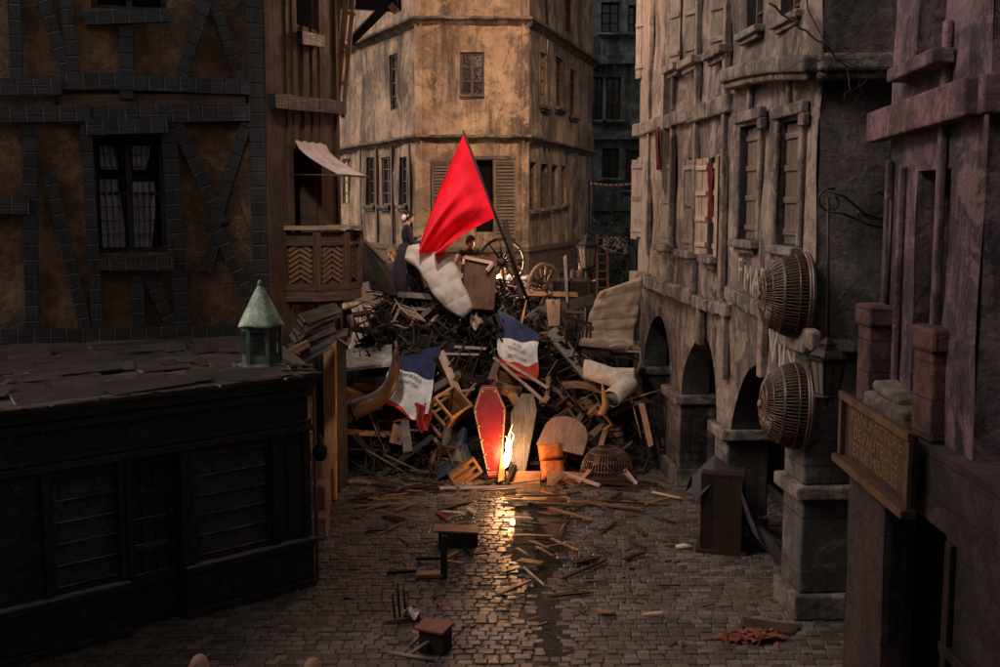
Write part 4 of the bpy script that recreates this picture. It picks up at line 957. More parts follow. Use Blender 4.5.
# ------------------------------------------------------------------ barricade: helpers
def peak(x):
    pts = [(-3.6, 1.3), (-2.95, 1.5), (-2.6, 3.0), (-2.2, 3.25), (-1.2, 3.3), (-.2, 3.1), (.5, 3.0), (1.2, 2.75), (1.9, 2.0), (2.5, 1.3), (3.3, .6)]
    for (a, za), (b_, zb) in zip(pts, pts[1:]):
        if x <= b_: t = max(0, (x-a)/(b_-a)); return za+(zb-za)*t
    return .5
def H(px, py, off=0.0):
    Y = 21.0
    for _ in range(12):
        p = P(px, py, Y); Y = .5*Y+.5*(20.3+.74*max(0, p.z)+.12*NZ.noise(V((p.x*1.3, p.z*1.3, 5)))-off)
    return P(px, py, Y)
S_ = 1100/21.5
m = MB(); NX, prof = 70, None
def core(u, v):
    x = -3.5+6.6*u; pk = peak(x)
    seq = [(20.75, -.05), (20.75+.74*pk*.35, pk*.35), (20.75+.74*pk*.7, pk*.7), (20.75+.74*pk, pk), (20.95+.74*pk, pk*.96), (21.1+.74*pk, min(pk, 2.1)), (25.6, min(pk, 2.1)), (26.6, -.05)]
    f = v*(len(seq)-1); i = min(int(f), len(seq)-2); t = f-i
    y = seq[i][0]*(1-t)+seq[i+1][0]*t; z = seq[i][1]*(1-t)+seq[i+1][1]*t
    k = NZ.noise(V((x*2.1, z*2.1, y*.5))); k2 = NZ.noise(V((x*6, z*6, y*2)))
    return V((x, y+.3*k+.12*k2, max(-.05, z+.18*k2*min(1, z*2))))
m.grid(core, 110, 56, smooth=False); tag(m.build('rubble_heap', 'black'), kind='stuff')
def plank_mb(m, p0, p1, w, t, jag=.05, bend=0, up=None):
    up = up or V((R.uniform(-.4, .4), -.8, R.uniform(.1, .7)))
    if bend:
        n = 6; md = [V(p0).lerp(V(p1), i/n)+V((0, -.3, 1)).normalized()*(bend*math.sin(math.pi*i/n)) for i in range(n+1)]
        for a, b_ in zip(md, md[1:]): m.beam(a, b_+(b_-a)*.04, w, t, up)
    else: m.beam(p0, p1, w, t, up, w1=w*R.uniform(.75, 1.05), jag=jag)
COLN = dict(oak='brown', dark='dark brown', black='blackened', greyw='weathered grey', orange='honey-coloured', pink='pale', redwood='red', shut='bleached')
def stick(p0, p1, w, t, m_, label, cat='plank', name='plank', group=None, bend=0, jag=.05, up=None):
    c = (V(p0)+V(p1))/2; m = MB(); plank_mb(m, V(p0)-c, V(p1)-c, w, t, jag, bend, up); o = m.build(name, m_); o.location = c
    return tag(o, label, cat, group)
# hero planks in the heap: px endpoints, width px, material, stand-off, label
for (x0, y0, x1, y1, w, mt_, off, lab) in (
 (440, 352, 464, 407, 8, 'pink', .5, 'wide pale pink plank slanting beside the lower tricolour banner'),
 (550, 330, 594, 384, 15, 'greyw', .45, 'thick weathered grey beam slanting below the mattress table'),
 (398, 295, 468, 306, 6, 'dark', .5, 'long dark bowed board below the drooping grey mattress'),
 (356, 255, 388, 292, 4, 'greyw', .3, 'thin grey lath leaning along the big dark panel'),
 (494, 358, 524, 384, 3, 'pink', .6, 'thin pale stick sloping over the brown drawer'),
 (524, 384, 545, 403, 3.5, 'pink', .6, 'thin pale stick ending above the grey coffin'),
 (506, 362, 549, 389, 3, 'pink', .7, 'long thin pale stick crossing below the upper banner'),
 (549, 377, 547, 398, 4, 'oak', .6, 'short reddish upright stick above the grey coffin'),
 (540, 406, 548, 396, 6, 'orange', .65, 'short honey-coloured block at the stick end above the grey coffin'),
 (497, 364, 491, 380, 7, 'oak', .6, 'short stout brown peg just above the red coffin'),
 (432, 390, 461, 373, 8, 'greyw', .4, 'weathered grey beam beside the lower banner'),
 (439, 395, 474, 389, 3, 'pink', .6, 'thin pale lath lying above the open crate'),
 (454, 347, 486, 349, 3, 'pink', .4, 'upper thin pale lath beside the upper banner'),
 (438, 354, 478, 355, 3, 'pink', .45, 'lower thin pale lath beside the upper banner'),
 (536, 344, 558, 335, 4, 'oak', .4, 'reddish brown slat poking out beside the upper banner'),
 (560, 386, 602, 391, 7, 'oak', .5, 'crooked brown branch under the pale canvas roll'),
 (528, 316, 596, 299, 12, 'dark', .1, 'long dark board along the top of the heap beside the tan mattress'),
 (553, 301, 554, 327, 15, 'oak', .2, 'upright brown board in front of the long dark board'),
 (565, 256, 567, 303, 3, 'greyw', .3, 'slim pole standing beside the dark cart box'),
 (505, 222, 522, 300, 6, 'black', .5, 'stout black pole leaning beside the flagpole'),
 (420, 318, 442, 300, 5, 'dark', .4, 'dark slat sticking up behind the white chair frame'),
 (335, 318, 372, 312, 5, 'oak', .3, 'reddish slat under the balcony'),
 (344, 327, 378, 333, 6, 'dark', .3, 'dark rail under the balcony'),
 (436, 352, 470, 318, 4, 'dark', .35, 'dark rod slanting to the tan cone of cloth'),
 (510, 392, 522, 412, 9, 'orange', .4, 'honey-coloured board stub between the two coffins'),
 (395, 444, 399, 425, 12, 'oak', .4, 'upright brown plank beside the blue-grey cloth'),
 (408, 452, 405, 420, 9, 'greyw', .45, 'grey upright plank beside the open crate'),
 (570, 455, 604, 424, 7, 'oak', .4, 'brown board slanting behind the orange chair'),
 (595, 466, 606, 428, 5, 'oak', .7, 'reddish stick leaning on the barrel'),
 (552, 490, 564, 474, 4, 'orange', 1.0, 'first honey-coloured stick at the foot of the orange chair'),
 (566, 474, 599, 489, 3.5, 'pink', 1.0, 'pale stick crossing others beside the orange chair'),
 (577, 489, 591, 470, 4, 'oak', 1.0, 'brown stick crossing the pale one beside the orange chair'),
 (548, 478, 588, 480, 14, 'orange', .75, 'honey-coloured board lying beside the orange chair'),
 (507, 486, 541, 482, 12, 'orange', .5, 'fire-lit board lying under the grey coffin'),
 (501, 489, 503, 458, 5, 'orange', .75, 'fire-lit upright stick beside the flame'),
 (440, 492, 520, 494, 3, 'pink', 1.2, 'long pale lath on the ground before the red coffin'),
 (624, 470, 636, 484, 4, 'pink', 1.0, 'pale pink stick on the ground beside the wicker dome'),
 (641, 403, 651, 446, 5.5, 'orange', .6, 'honey-coloured handle leaning by the far arch pier'),
 (612, 415, 640, 402, 4, 'dark', .5, 'dark slat beside the honey-coloured handle')):
    a, b_ = H(x0, y0, off), H(x1, y1, off)
    for p in (a, b_): p.z = max(p.z, .05)
    stick(a, b_, w/S_, min(.06, w/S_*.7), mt_, lab, bend=.06 if 'bowed' in lab else .08 if 'crooked' in lab else 0, jag=.03, name='pole' if 'pole' in lab else 'plank', cat='pole' if 'pole' in lab else 'plank')
# loose filler planks
GP = 'loose planks jammed in the barricade'
def zone(px, py): return ('low' if py > 410 else 'halfway up' if py > 345 else 'high')+' in the barricade, '+('on the balcony side' if px < 435 else 'in line with the coffins' if px < 540 else 'on the arcade side')
spans = [(350, 640, 395, 478), (340, 600, 320, 400), (372, 560, 288, 330)]
cnt = 0
while cnt < 190:
    s = R.choices(spans, (4, 5, 3))[0]; px, py = R.uniform(s[0], s[1]), R.uniform(s[2], s[3])
    if 470 < px < 540 and py > 378: continue
    p = H(px, py, R.uniform(-.1, .35)); L = R.choice((.25, .4, .6, .9, 1.2)); a = R.gauss(0, .75)+R.choice((0, 0, .6, -.6)); d = V((math.cos(a), R.uniform(-.3, .5), math.sin(a))).normalized()
    if p.z > peak(p.x)+.45 or p.x < -3.15 or p.x > 2.75: continue
    mt_ = R.choices(('black', 'dark', 'oak', 'greyw', 'orange', 'pink'), (9, 9, 3, .5, .25, .15))[0]
    w = R.choice((.025, .03, .04, .05, .07, .11)); 
    a_, b_ = p-d*L/2, p+d*L/2; a_.z = max(.04, a_.z); b_.z = max(.04, b_.z)
    stick(a_, b_, w, R.uniform(.018, .04), mt_, f"{'long' if L > .8 else 'short'} {'thin' if w < .05 else 'broad'} {COLN[mt_]} plank {zone(px, py)}", group=GP); cnt += 1
# thin turned sticks (broken chair legs and rails)
for k in range(70):
    s = R.choices(spans, (4, 5, 3))[0]; px, py = R.uniform(s[0], s[1]), R.uniform(s[2], s[3])
    if 470 < px < 540 and py > 378: continue
    p = H(px, py, R.uniform(.1, .45)); a = R.gauss(.2, 1.0); d = V((math.cos(a), R.uniform(-.4, .4), math.sin(a))).normalized()*R.uniform(.2, .5)
    if p.z > peak(p.x)+.4 or p.x < -3.1 or p.x > 2.7: continue
    mt_ = R.choices(('dark', 'oak', 'pink', 'orange'), (6, 3, .5, .5))[0]; m = MB(); r = R.uniform(.012, .022); m.tube([-d, -d*.5, -d*.45, d*.3, d*.36, d], [r*.8, r*1.2, r*.8, r*1.3, r*.8, r*.7], 6)
    o = m.build('turned_stick', mt_); o.location = p; o.location.z = max(.3, p.z); tag(o, f"{'long' if d.length > .36 else 'short'} turned {COLN[mt_]} stick {zone(px, py)}", 'stick', 'turned sticks stuck in the barricade')
m = MB()
for k in range(900):
    s = R.choice(spans); px, py = R.uniform(s[0]-6, s[1]+6), R.uniform(s[2], s[3]+6); p = H(px, py, R.uniform(-.25, .22))
    if p.z > peak(p.x)+.3: continue
    a = R.uniform(0, 6.3); d = V((math.cos(a), R.uniform(-.6, .6), math.sin(a)))*R.uniform(.08, .3); w = R.uniform(.012, .05); p.z = max(p.z, .05)
    m.beam(p-d, p+d, w, w*.6, jag=.03)
tag(m.build('splinter_litter', 'dark'), kind='stuff')
# ------------------------------------------------------------------ chairs
def make_chair(kind, mt_, label, group):
    t = thing('chair', label, 'chair', (0, 0, 0), group=group)
    m = MB(); m.box((0, 0, .45), (.42, .40, .035)); 
    if kind != 2: m.build('seat', mt_, t, bevel=.008)
    for sx in (-1, 1):
        m = MB(); m.tube([(sx*.18, -.17, .43), (sx*.19, -.18, .2), (sx*.185, -.175, 0)], [.02, .018, .014], 6); m.build('leg', mt_, t)
        m = MB(); m.tube([(sx*.19, .24, .95), (sx*.185, .19, .5), (sx*.185, .2, 0)], [.016, .02, .015], 6); m.build('leg', mt_, t)
    m = MB()
    if kind == 0:
        for z in (.6, .74, .89): m.beam((-.18, .2+(z-.5)*.1, z), (.18, .2+(z-.5)*.1, z), .018, .075)
    else:
        m.beam((-.19, .235, .92), (.19, .235, .92), .025, .07)
        for k in range(5): x = -.14+k*.07; m.tube([(x, .19, .47), (x, .23, .9)], .009, 5)
    m.build('backrest', mt_, t); m = MB()
    for z, a, b_ in ((.2, (-.18, -.175), (.18, -.175)), (.24, (-.185, .195), (.185, .195)), (.16, (-.185, -.175), (-.185, .195)), (.16, (.185, -.175), (.185, .195))): m.tube([(*a, z), (*b_, z)], .011, 5)
    if kind == 2:
        for a, b_ in (((-.19, -.18), (.19, -.18)), ((-.19, .19), (.19, .19)), ((-.19, -.18), (-.19, .19)), ((.19, -.18), (.19, .19))): m.beam((*a, .44), (*b_, .44), .035, .035)
    m.build('stretcher', mt_, t)
    return t
GC = 'wooden chairs piled into the barricade'
protos = {}
CH_ = [(405, 316, .45, 2, 'pink', (1.9, .35, .5), 'pale seatless chair frame lying on its back under the bowed dark board'),
 (372, 335, .2, 0, 'dark', (2.6, .2, 1.0), None), (386, 322, .3, 1, 'dark', (1.3, .9, 2.0), None), (440, 322, .2, 1, 'black', (2.2, -.5, .3), None), (448, 338, .35, 2, 'dark', (1.2, .5, -.6), None),
 (480, 336, .3, 0, 'black', (1.0, -.7, 1.9), None), (425, 340, .3, 2, 'dark', (.5, 2.0, .8), None), (362, 400, .25, 2, 'dark', (1.7, .1, .2), None), (380, 430, .25, 0, 'black', (.4, .9, 2.4), None), (466, 360, .2, 1, 'dark', (2.9, .4, .2), None),
 (470, 418, .25, 1, 'black', (1.9, 1.0, .4), None), (565, 400, .3, 1, 'dark', (2.4, .3, 1.2), None), (556, 372, .2, 0, 'black', (.9, 1.2, .3), None), (572, 420, .3, 2, 'oak', (2.0, .8, -.5), None), (530, 350, .1, 2, 'dark', (1.4, .1, .9), None),
 (350, 318, .1, 1, 'oak', (2.3, 1.2, .1), None), (455, 300, .25, 2, 'oak', (1.5, .25, .1), None), (500, 340, .2, 2, 'black', (.2, 2.4, 1.1), None), (610, 402, .2, 1, 'dark', (.1, 2.7, .6), None), (540, 420, .15, 2, 'black', (1.2, .3, .2), None),
 (395, 385, .1, 0, 'dark', (2.5, .6, 1.7), None), (412, 300, .1, 0, 'black', (.3, .3, 2.0), None), (585, 436, .2, 0, 'dark', (2.8, .9, .4), None), (510, 365, .05, 1, 'dark', (1.1, 2.1, .2), None)]
for k in range(22):
    s = R.choices(spans, (4, 5, 3))[0]; px, py = R.uniform(s[0], s[1]), R.uniform(s[2], s[3])
    if (465 < px < 545 and py > 370) or P(px, py, 21.8).z > peak(P(px, py, 21.8).x)+.3: continue
    if (372 < px < 452 and 335 < py < 425) or (486 < px < 552 and 300 < py < 390): continue
    CH_.append((px, py, R.uniform(.1, .35), R.choice((0, 1, 2)), R.choice(('dark', 'dark', 'oak', 'black')), (R.uniform(0, 6.3), R.uniform(-1, 1), R.uniform(0, 6.3)), None))
for (px, py, off, kd, mt_, rot, lab) in CH_:
    p = H(px, py, off)
    lab = lab or f"{COLN[mt_]} {('ladder-back', 'spindle-back', 'seatless')[kd]} chair tumbled {zone(px, py)}"
    key = (kd, mt_)
    if key not in protos: protos[key] = o = make_chair(kd, mt_, lab, GC)
    else: o = copy_tree(protos[key]); o['label'] = lab
    o.rotation_euler = rot; M = o.rotation_euler.to_matrix(); o.location = p-M @ V((0, 0.05, .45))*.9
    o.location.z = max(o.location.z, .1)
# standing dark chair in the far arch
o = make_chair(1, 'dark', 'dark spindle-back chair standing upright by the far arch pier', GC); o.location = PZ(662, 462); o.rotation_euler = (0, 0, 2.4); o.scale = (1.25,)*3
# bigger dark furniture thrown into the heap
def make_table(p, rot, w, d, h, mt_, lab):
    t = thing('table', lab, 'table', p, rot); m = MB(); m.box((0, 0, h), (w, d, .04)); m.build('tabletop', mt_, t, bevel=.008)
    for sx in (-1, 1):
        for sy in (-1, 1): m = MB(); m.tube([(sx*(w/2-.07), sy*(d/2-.07), h), (sx*(w/2-.06), sy*(d/2-.06), h*.5), (sx*(w/2-.05), sy*(d/2-.05), 0)], [.035, .028, .02], 8); m.build('leg', mt_, t)
    m = MB(); [m.beam((-w/2+.08, s*(d/2-.06), h-.07), (w/2-.08, s*(d/2-.06), h-.07), .02, .1) for s in (-1, 1)]; m.build('apron', mt_, t)
make_table(H(430, 330, .15), (2.6, .25, .4), 1.0, .6, .7, 'dark', 'dark table upside down with its legs up below the drooping mattress')
make_table(H(583, 410, .0), (2.7, .5, -.3), .7, .5, .6, 'black', 'dark table on its side below the canvas bolster')
make_table(H(472, 368, -.05), (2.6, -.3, .8), .7, .5, .6, 'black', 'black small table tipped forward between the two banners')
make_table(H(385, 452, .1), (2.9, .2, .5), .7, .5, .6, 'black', 'black small table tipped over beside the upright brown plank')
def make_chest(p, rot, w, d, h, mt_, lab):
    t = thing('chest_of_drawers', lab, 'chest of drawers', p, rot); m = MB(); m.box((0, 0, 0), (w, d, h)); m.build('case', mt_, t, bevel=.01)
    for k in range(3):
        m = MB(); m.box((0, -d/2-.008, -h/2+h*(k+.5)/3), (w*.86, .018, h/3*.78)); q = m.build('drawer', mt_, t, bevel=.006)
        for sx in (-1, 1): m = MB(); m.lathe([(.018, 0), (.026, .02), (.012, .035)], 8, Matrix.Translation((sx*w*.25, -d/2-.016, -h/2+h*(k+.5)/3)) @ Matrix.Rotation(rad(90), 4, 'X')); m.build('knob', 'brass', q)
make_chest(H(455, 385, -.05), (.2, .5, .3), .75, .4, .7, 'dark', 'dark chest of drawers tilted behind the open crate')
make_chest(H(562, 350, -.05), (.1, -.35, -.3), .7, .4, .8, 'black', 'black chest of drawers tilted behind the thick weathered beam')
make_chest(H(405, 405, -.1), (.15, -.9, .2), .7, .4, .8, 'black', 'black chest of drawers on its side behind the lower banner')
make_chest(H(590, 448, .0), (.1, .2, .3), .6, .4, .6, 'dark', 'dark chest of drawers behind the wicker dome')
# ------------------------------------------------------------------ coffins
def coffin(pts, y_bot, y_top, lab, mt_, studs, side='black'):
    """pts: outline in pixels, top edge first; leans from y_bot (foot) back to y_top (head)"""
    ys = [p[1] for p in pts]; lo, hi = max(ys), min(ys); ob = P(sum(p[0] for p in pts)/len(pts), lo, y_bot); ob.z = max(ob.z, .03)
    t = thing('coffin', lab, 'coffin', ob, group='coffins propped against the barricade')
    W_ = [P(x, y, y_bot+(y_top-y_bot)*(lo-y)/(lo-hi)) for x, y in pts]
    up = (W_[0]-W_[3]).normalized(); n = V((1, 0, 0)).cross(up).normalized(); n = n if n.y > 0 else -n
    c = sum(W_, V())/len(W_); k = len(W_)
    m = MB(); f = W_; bk = [c+(p-c)*.96+n*.34 for p in W_]; inr = [c+(p-c)*.97+n*.03 for p in W_]
    m.add(inr+bk, [list(range(k, 2*k))]+[[i, (i+1) % k, k+(i+1) % k, k+i] for i in range(k)]); m.build('case', side, t, True)
    m = MB(); a = [p-n*.0 for p in f]; b_ = [p+n*.03 for p in f]
    uvp = [((p-c).dot(up)+3, p.x+3) for p in f]
    m.add(a+b_, [list(range(k)), list(range(k, 2*k))[::-1]]+[[i, (i+1) % k, k+(i+1) % k, k+i] for i in range(k)], [uvp, uvp[::-1]]+[[uvp[i], uvp[(i+1) % k], uvp[(i+1) % k], uvp[i]] for i in range(k)]); ld_ = m.build('lid', mt_, t, True, bevel=.008)
    if studs:
        m = MB()
        for s in (.94, .9):
            q = [c+(p-c)*s-n*.004 for p in f]
            for i in range(k): m.beam(q[i], q[(i+1) % k], .009, .006, n)
        m.build('trim_line', 'pink', ld_, True); q = [c+(p-c)*.84-n*.012 for p in f]; s_ = []
        for i in range(k):
            s_.append(q[i])
            L = (q[(i+1) % k]-q[i]).length
            if L > .8: s_ += [q[i].lerp(q[(i+1) % k], j/4) for j in (1, 2, 3)]
        for p in s_:
            m = MB(); m.lathe([(.022, 0), (.02, .012), (.008, .02)], 8, Matrix.Translation(p) @ (-n).to_track_quat('Z', 'Y').to_matrix().to_4x4()); m.build('stud', 'brass', ld_, True)
    return t
coffin([(481, 385), (496, 385), (506, 408), (502, 477), (488, 478), (473, 409)], 19.75, 20.15, 'red studded coffin lid with pale trim lines, leaning beside the flame', 'redwood', True)
coffin([(522, 393), (534, 394), (537, 411), (525, 475), (509, 472), (511, 412)], 19.85, 20.25, 'plain weathered grey coffin leaning beside the flame', 'coffgrey', False, 'greyw')
# flame
fl = thing('flame', 'bright yellow flame burning between the two coffins', 'flame', P(509, 468, 19.95)); m = MB()
for (x, y0, y1, w, ph) in ((507, 467, 440, 2.5, 0), (509.5, 461, 425, 2.1, 1.3), (505, 468, 446, 1.8, 2.2), (511, 452, 432, 1.0, 3.5), (506.5, 455, 436, 1.1, 4.4)):
    a, b_ = P(x, y0, 19.62), P(x+1, y1, 19.72); n = 9; ps, rs = [], []
    for i in range(n+1):
        t = i/n; ps.append(a.lerp(b_, t)+V((.045*math.sin(t*6+ph)*t, .03*math.cos(t*5+ph), 0))); rs.append(max(.003, w/54*(math.sin(math.pi*(t**.6))*.55+.1*(1-t))))
    m.tube(ps, rs, 10)
m.build('fire', 'flame', fl, True)
m = MB(); m.beam(P(509, 488, 19.7), P(511, 462, 19.75), .06, .06); m.beam(P(506, 486, 19.6), P(515, 465, 19.8), .07, .05); m.build('burning_brand', 'black', fl, True)
# ------------------------------------------------------------------ cloths
def quad_cloth(name, mt_, c4, fold, lab, cat, off=.55, warp=0, nu=30, nv=30, offs=None, gravity=.0, txt=()):
    offs = offs or (off,)*4; Wc = [H(*c4[i], offs[i]) for i in range(4)]
    nrm = (Wc[1]-Wc[0]).cross(Wc[3]-Wc[0]).normalized(); nrm = nrm if nrm.y < 0 else -nrm
    def fn(u, v):
        p = Wc[0]*(1-u)*(1-v)+Wc[1]*u*(1-v)+Wc[2]*u*v+Wc[3]*(1-u)*v
        e = .25+.75*math.sin(math.pi*u)
        k = fold(u, v)+.025*NZ.noise(V((u*4, v*4, 1)))+.012*NZ.noise(V((u*11, v*9, 4)))
        return p+nrm*k+V((.025*math.sin(v*7+u*2), 0, -gravity*math.sin(math.pi*u)*v))
    m = MB(); m.grid(fn, nu, nv)
    if warp:
        m.uv = [[(u, v-(u-.5)*warp) for u, v in f] for f in m.uv]
    o = m.build(name, mt_, None, solid=.01, sub=1); tag(o, lab, cat)
    for (t, v0, s, sx, tilt, u0) in txt:
        vs, fs = text_mesh(t, 1, 1); mm = MB(); out = []
        for x, y_ in vs:
            u = u0+x*s*sx; v = v0-y_*s+(u-.5)*tilt; e = .01; q = fn(u, v); a = (fn(u+e, v)-q).cross(fn(u, v+e)-q).normalized(); a = a if a.y < 0 else -a
            out.append(q+a*.018)
        mm.add(out, fs); c = mm.build('lettering', 'inkt', o)
    return o
quad_cloth('tricolour_banner', 'banner_low', [(390, 359), (441, 345), (428, 416), (380, 401)], lambda u, v: .08*math.sin(u*11+v*4)*(.2+v)+.06*math.sin(v*9-u*6)*(.2+v), 'lower tricolour banner with lettering, draped beside the big curved horn', 'banner', .62, .3, gravity=.12,
  txt=(('LA REPUBLIQUE', .42, .075, .95, .3, .5), ('DE NATION', .53, .075, 1.0, .3, .5)))
quad_cloth('tricolour_banner', 'banner', [(497, 310), (540, 334), (537, 380), (499, 363)], lambda u, v: .07*math.sin(u*10-v*4)*(.25+v)+.055*math.sin(v*10+u*5), 'upper tricolour banner with lettering, draped in the middle above the coffins', 'banner', .62, -.25, gravity=.14,
  txt=(('LE CIEL', .45, .075, 1.0, -.25, .5), ('TERRITOIRE', .54, .085, .95, -.25, .5), ('DROIT A VIVRE', .66, .075, .9, -.25, .5)))
quad_cloth('red_rag', 'redrag', [(414, 404), (432, 403), (430, 420), (420, 432)], lambda u, v: .05*math.sin(u*12+v*4), 'bright red rag hanging from the lower edge of the lower banner', 'cloth', .7, gravity=.08)
quad_cloth('blue_cloth', 'blue', [(443, 428), (466, 428), (473, 470), (436, 480)], lambda u, v: .10*math.sin(u*9+v*5)*(1-.3*v)+.08*math.cos(v*6+u*3), 'crumpled blue-grey cloth below the open crate', 'cloth', .45)
quad_cloth('tan_cloth', 'tan', [(468, 311), (477, 313), (484, 319), (474, 330)], lambda u, v: .05*math.sin(u*9+v*4), 'small tan cone of cloth at the foot of the grey mattress', 'cloth', .6)
quad_cloth('dark_sack', 'drape', [(412, 345), (440, 330), (470, 345), (450, 360)], lambda u, v: .1*math.sin(u*7+v*5)+.08*math.cos(v*9), 'dark crumpled sack between the two banners', 'sack', .2)
# red flag
rf = thing('red_flag', 'large bright red flag on a leaning dark pole at the top of the barricade', 'flag', P(520, 303, 22.6))
A0, A1 = P(464, 133, 22.2), P(496, 217, 22.2); B1 = P(443, 251, 21.95); B0 = P(416, 247, 22.0)
def flagf(u, v):
    hoist = A0.lerp(A1, v); fly = B0.lerp(B1, v)+V((0, 0, -.10*math.sin(v*math.pi)*1)); p = hoist.lerp(fly, u)
    p.x += (-.05*math.sin(u*math.pi))*(1-v); p.z += (.30*math.sin(u*math.pi*1.0)*v*(1 if v > .8 else .6))*.5-.1*math.sin(u*math.pi)*v
    a_ = v*(.55+.45*u); p.y += (.30*math.sin(a_*11+.6+u*.8)+.13*math.sin(a_*21-u*1.5+1)+.05*math.sin(a_*37+u*3))*min(1, u*2.2)*(.45+.55*u); p.x += .05*math.sin(a_*11+2)*u; return p
m = MB(); m.grid(flagf, 48, 48); m.build('cloth', 'redcl', rf, True, sub=1)
m = MB(); pe_ = A0+(A1-A0)*2.08; m.tube([A0-(A1-A0)*.03, A1, pe_], [.022, .028, .032], 8); m.build('pole', 'black', rf, True)
# ------------------------------------------------------------------ mattresses
def mattress(name, mt_, path, W, T, lab, tuft=(4, 7), nseg=40, cat='mattress', td=.3, sq=(.55, .7)):
    """padded slab along a 3D path; W half-width vectors per path point; T thickness"""
    n = len(path)-1
    def cr(a, t):
        f = t*n; i = min(int(f), n-1); k = f-i; i0, i3 = max(i-1, 0), min(i+2, n); p0, p1, p2, p3 = a[i0], a[i], a[i+1], a[i3]
        return .5*((2*p1)+(p2-p0)*k+(2*p0-5*p1+4*p2-p3)*k*k+(3*p1-p0-3*p2+p3)*k**3)
    def fn(u, v):
        e = 1e-3; c = cr(path, v); d = (cr(path, min(1, v+e))-cr(path, max(0, v-e))).normalized(); w = cr(W, v); nr = d.cross(w).normalized(); nr = nr if nr.y < 0 or nr.z > .5 else -nr
        a = u*2*math.pi; ca, sa = math.cos(a), math.sin(a); ex = lambda q, k: math.copysign(abs(q)**k, q)
        end = min(1, min(v, 1-v)*14+.12)**.5
        tu = abs(math.sin(ex(ca, .6)*tuft[0]*1.57))*abs(math.sin(v*tuft[1]*math.pi))
        th = T*(1-td+td*tu**.5)*end*(1+.22*NZ.noise(V((ca*2, v*6, 3))))
        return c+w*(ex(ca, sq[0])*(.92+.08*end)*(1+.05*NZ.noise(V((v*7, ca, 9)))))+nr*(ex(sa, sq[1])*th)+nr*.03*NZ.noise(V((v*9, ca*3, 1)))
    m = MB(); m.grid(fn, 40, nseg*2)
    for vv in (0, 1): m.add([fn(i/40, vv) for i in range(40)], [list(range(40))])
    return tag(m.build(name, mt_, None, sub=1), lab, cat)
hp_ = [P(406, 253, 22.3), P(421, 256, 22.2), P(434, 263, 22.0), P(442, 276, 21.85), P(449, 290, 21.75), P(458, 303, 21.7), P(468, 314, 21.7)]
wp_ = [V((.0, .36, .1)), V((.1, .34, .16)), V((.24, .22, .2)), V((.3, .1, .14)), V((.28, .06, .12)), V((.22, .05, .12)), V((.12, .05, .1))]
mattress('mattress', 'mattr', hp_, wp_, .12, 'drooping pale grey tufted mattress hanging over the top of the barricade', (2, 5), td=.26)
tp0 = [P(608, 346, 21.7), P(606, 336, 21.95), P(612, 320, 22.1), P(617, 302, 22.25), P(621, 284, 22.4)]
wv = [V((.56, .12, -.04)), V((.56, .15, -.02)), V((.52, .15, .02)), V((.50, .2, .06)), V((.46, .2, .14))]
mattress('mattress', 'tan', tp0, wv, .12, 'tan tufted mattress propped upright on the table beside the arcade', (3, 6), td=.55)
mattress('canvas_roll', 'canvas', [P(584, 368, 20.9), P(596, 372, 20.8), P(614, 377, 20.7), P(635, 376, 20.7)], [V((.02, .05, .17)), V((0, .05, .19)), V((0, .05, .18)), V((.0, .05, .15))], .16, 'pale lumpy canvas bolster lying under the table edge', (1, 3), cat='bolster', td=.18, sq=(1, 1))
cr_ = thing('rolled_mat', 'rolled pale mat end-on below the canvas bolster', 'rolled mat', P(621, 392, 20.4)); a, b_ = P(611, 399, 20.1), P(630, 383, 20.7)
m = MB(); m.tube([a, a.lerp(b_, .03), a.lerp(b_, .97), b_], [.16, .18, .18, .165], 20, False); m.build('outer_roll', 'canvas', cr_, True); m = MB(); m.tube([a+(b_-a)*.06, b_], [.13, .1], 16); m.build('inner_roll', 'tan', cr_, True)
# table under the tan mattress
tb_ = thing('table', 'dark table with a pale worn top carrying the tan mattress', 'table', P(610, 355, 21.6)); a, b_ = P(579, 346, 21.5), P(641, 352, 21.5)
m = MB(); m.beam(a+V((0, .4, .04)), b_+V((0, .4, .04)), .95, .06, V((0, 0, 1))); m.build('tabletop', 'greyw', tb_, True, bevel=.01)
m = MB(); m.beam(a+V((.08, .05, -.09)), b_+V((-.08, .05, -.09)), .04, .16); m.build('apron', 'dark', tb_, True)
for x, dy in ((.1, .06), (1.1, .06), (.1, .8), (1.1, .8)):
    m = MB(); p = a.lerp(b_, x/1.2); m.beam(p+V((0, dy, 0)), p+V((0, dy, -1.5)), .08, .08); m.build('leg', 'dark', tb_, True)
rp = thing('rope_coil', 'loose coil of pale rope hanging off the table corner', 'rope', P(628, 350, 21.3)); m = MB()
m.tube([P(620+11*math.sin(t*.5)+R.uniform(-1, 1), 347+3*math.cos(t*.5)+t*.05, 21.35+.1*math.cos(t*.5)) for t in range(40)]+[P(640, 352, 21.2), P(641, 362, 21.25), P(637, 372, 21.3)], .022, 6); m.build('rope', 'tan', rp, True)
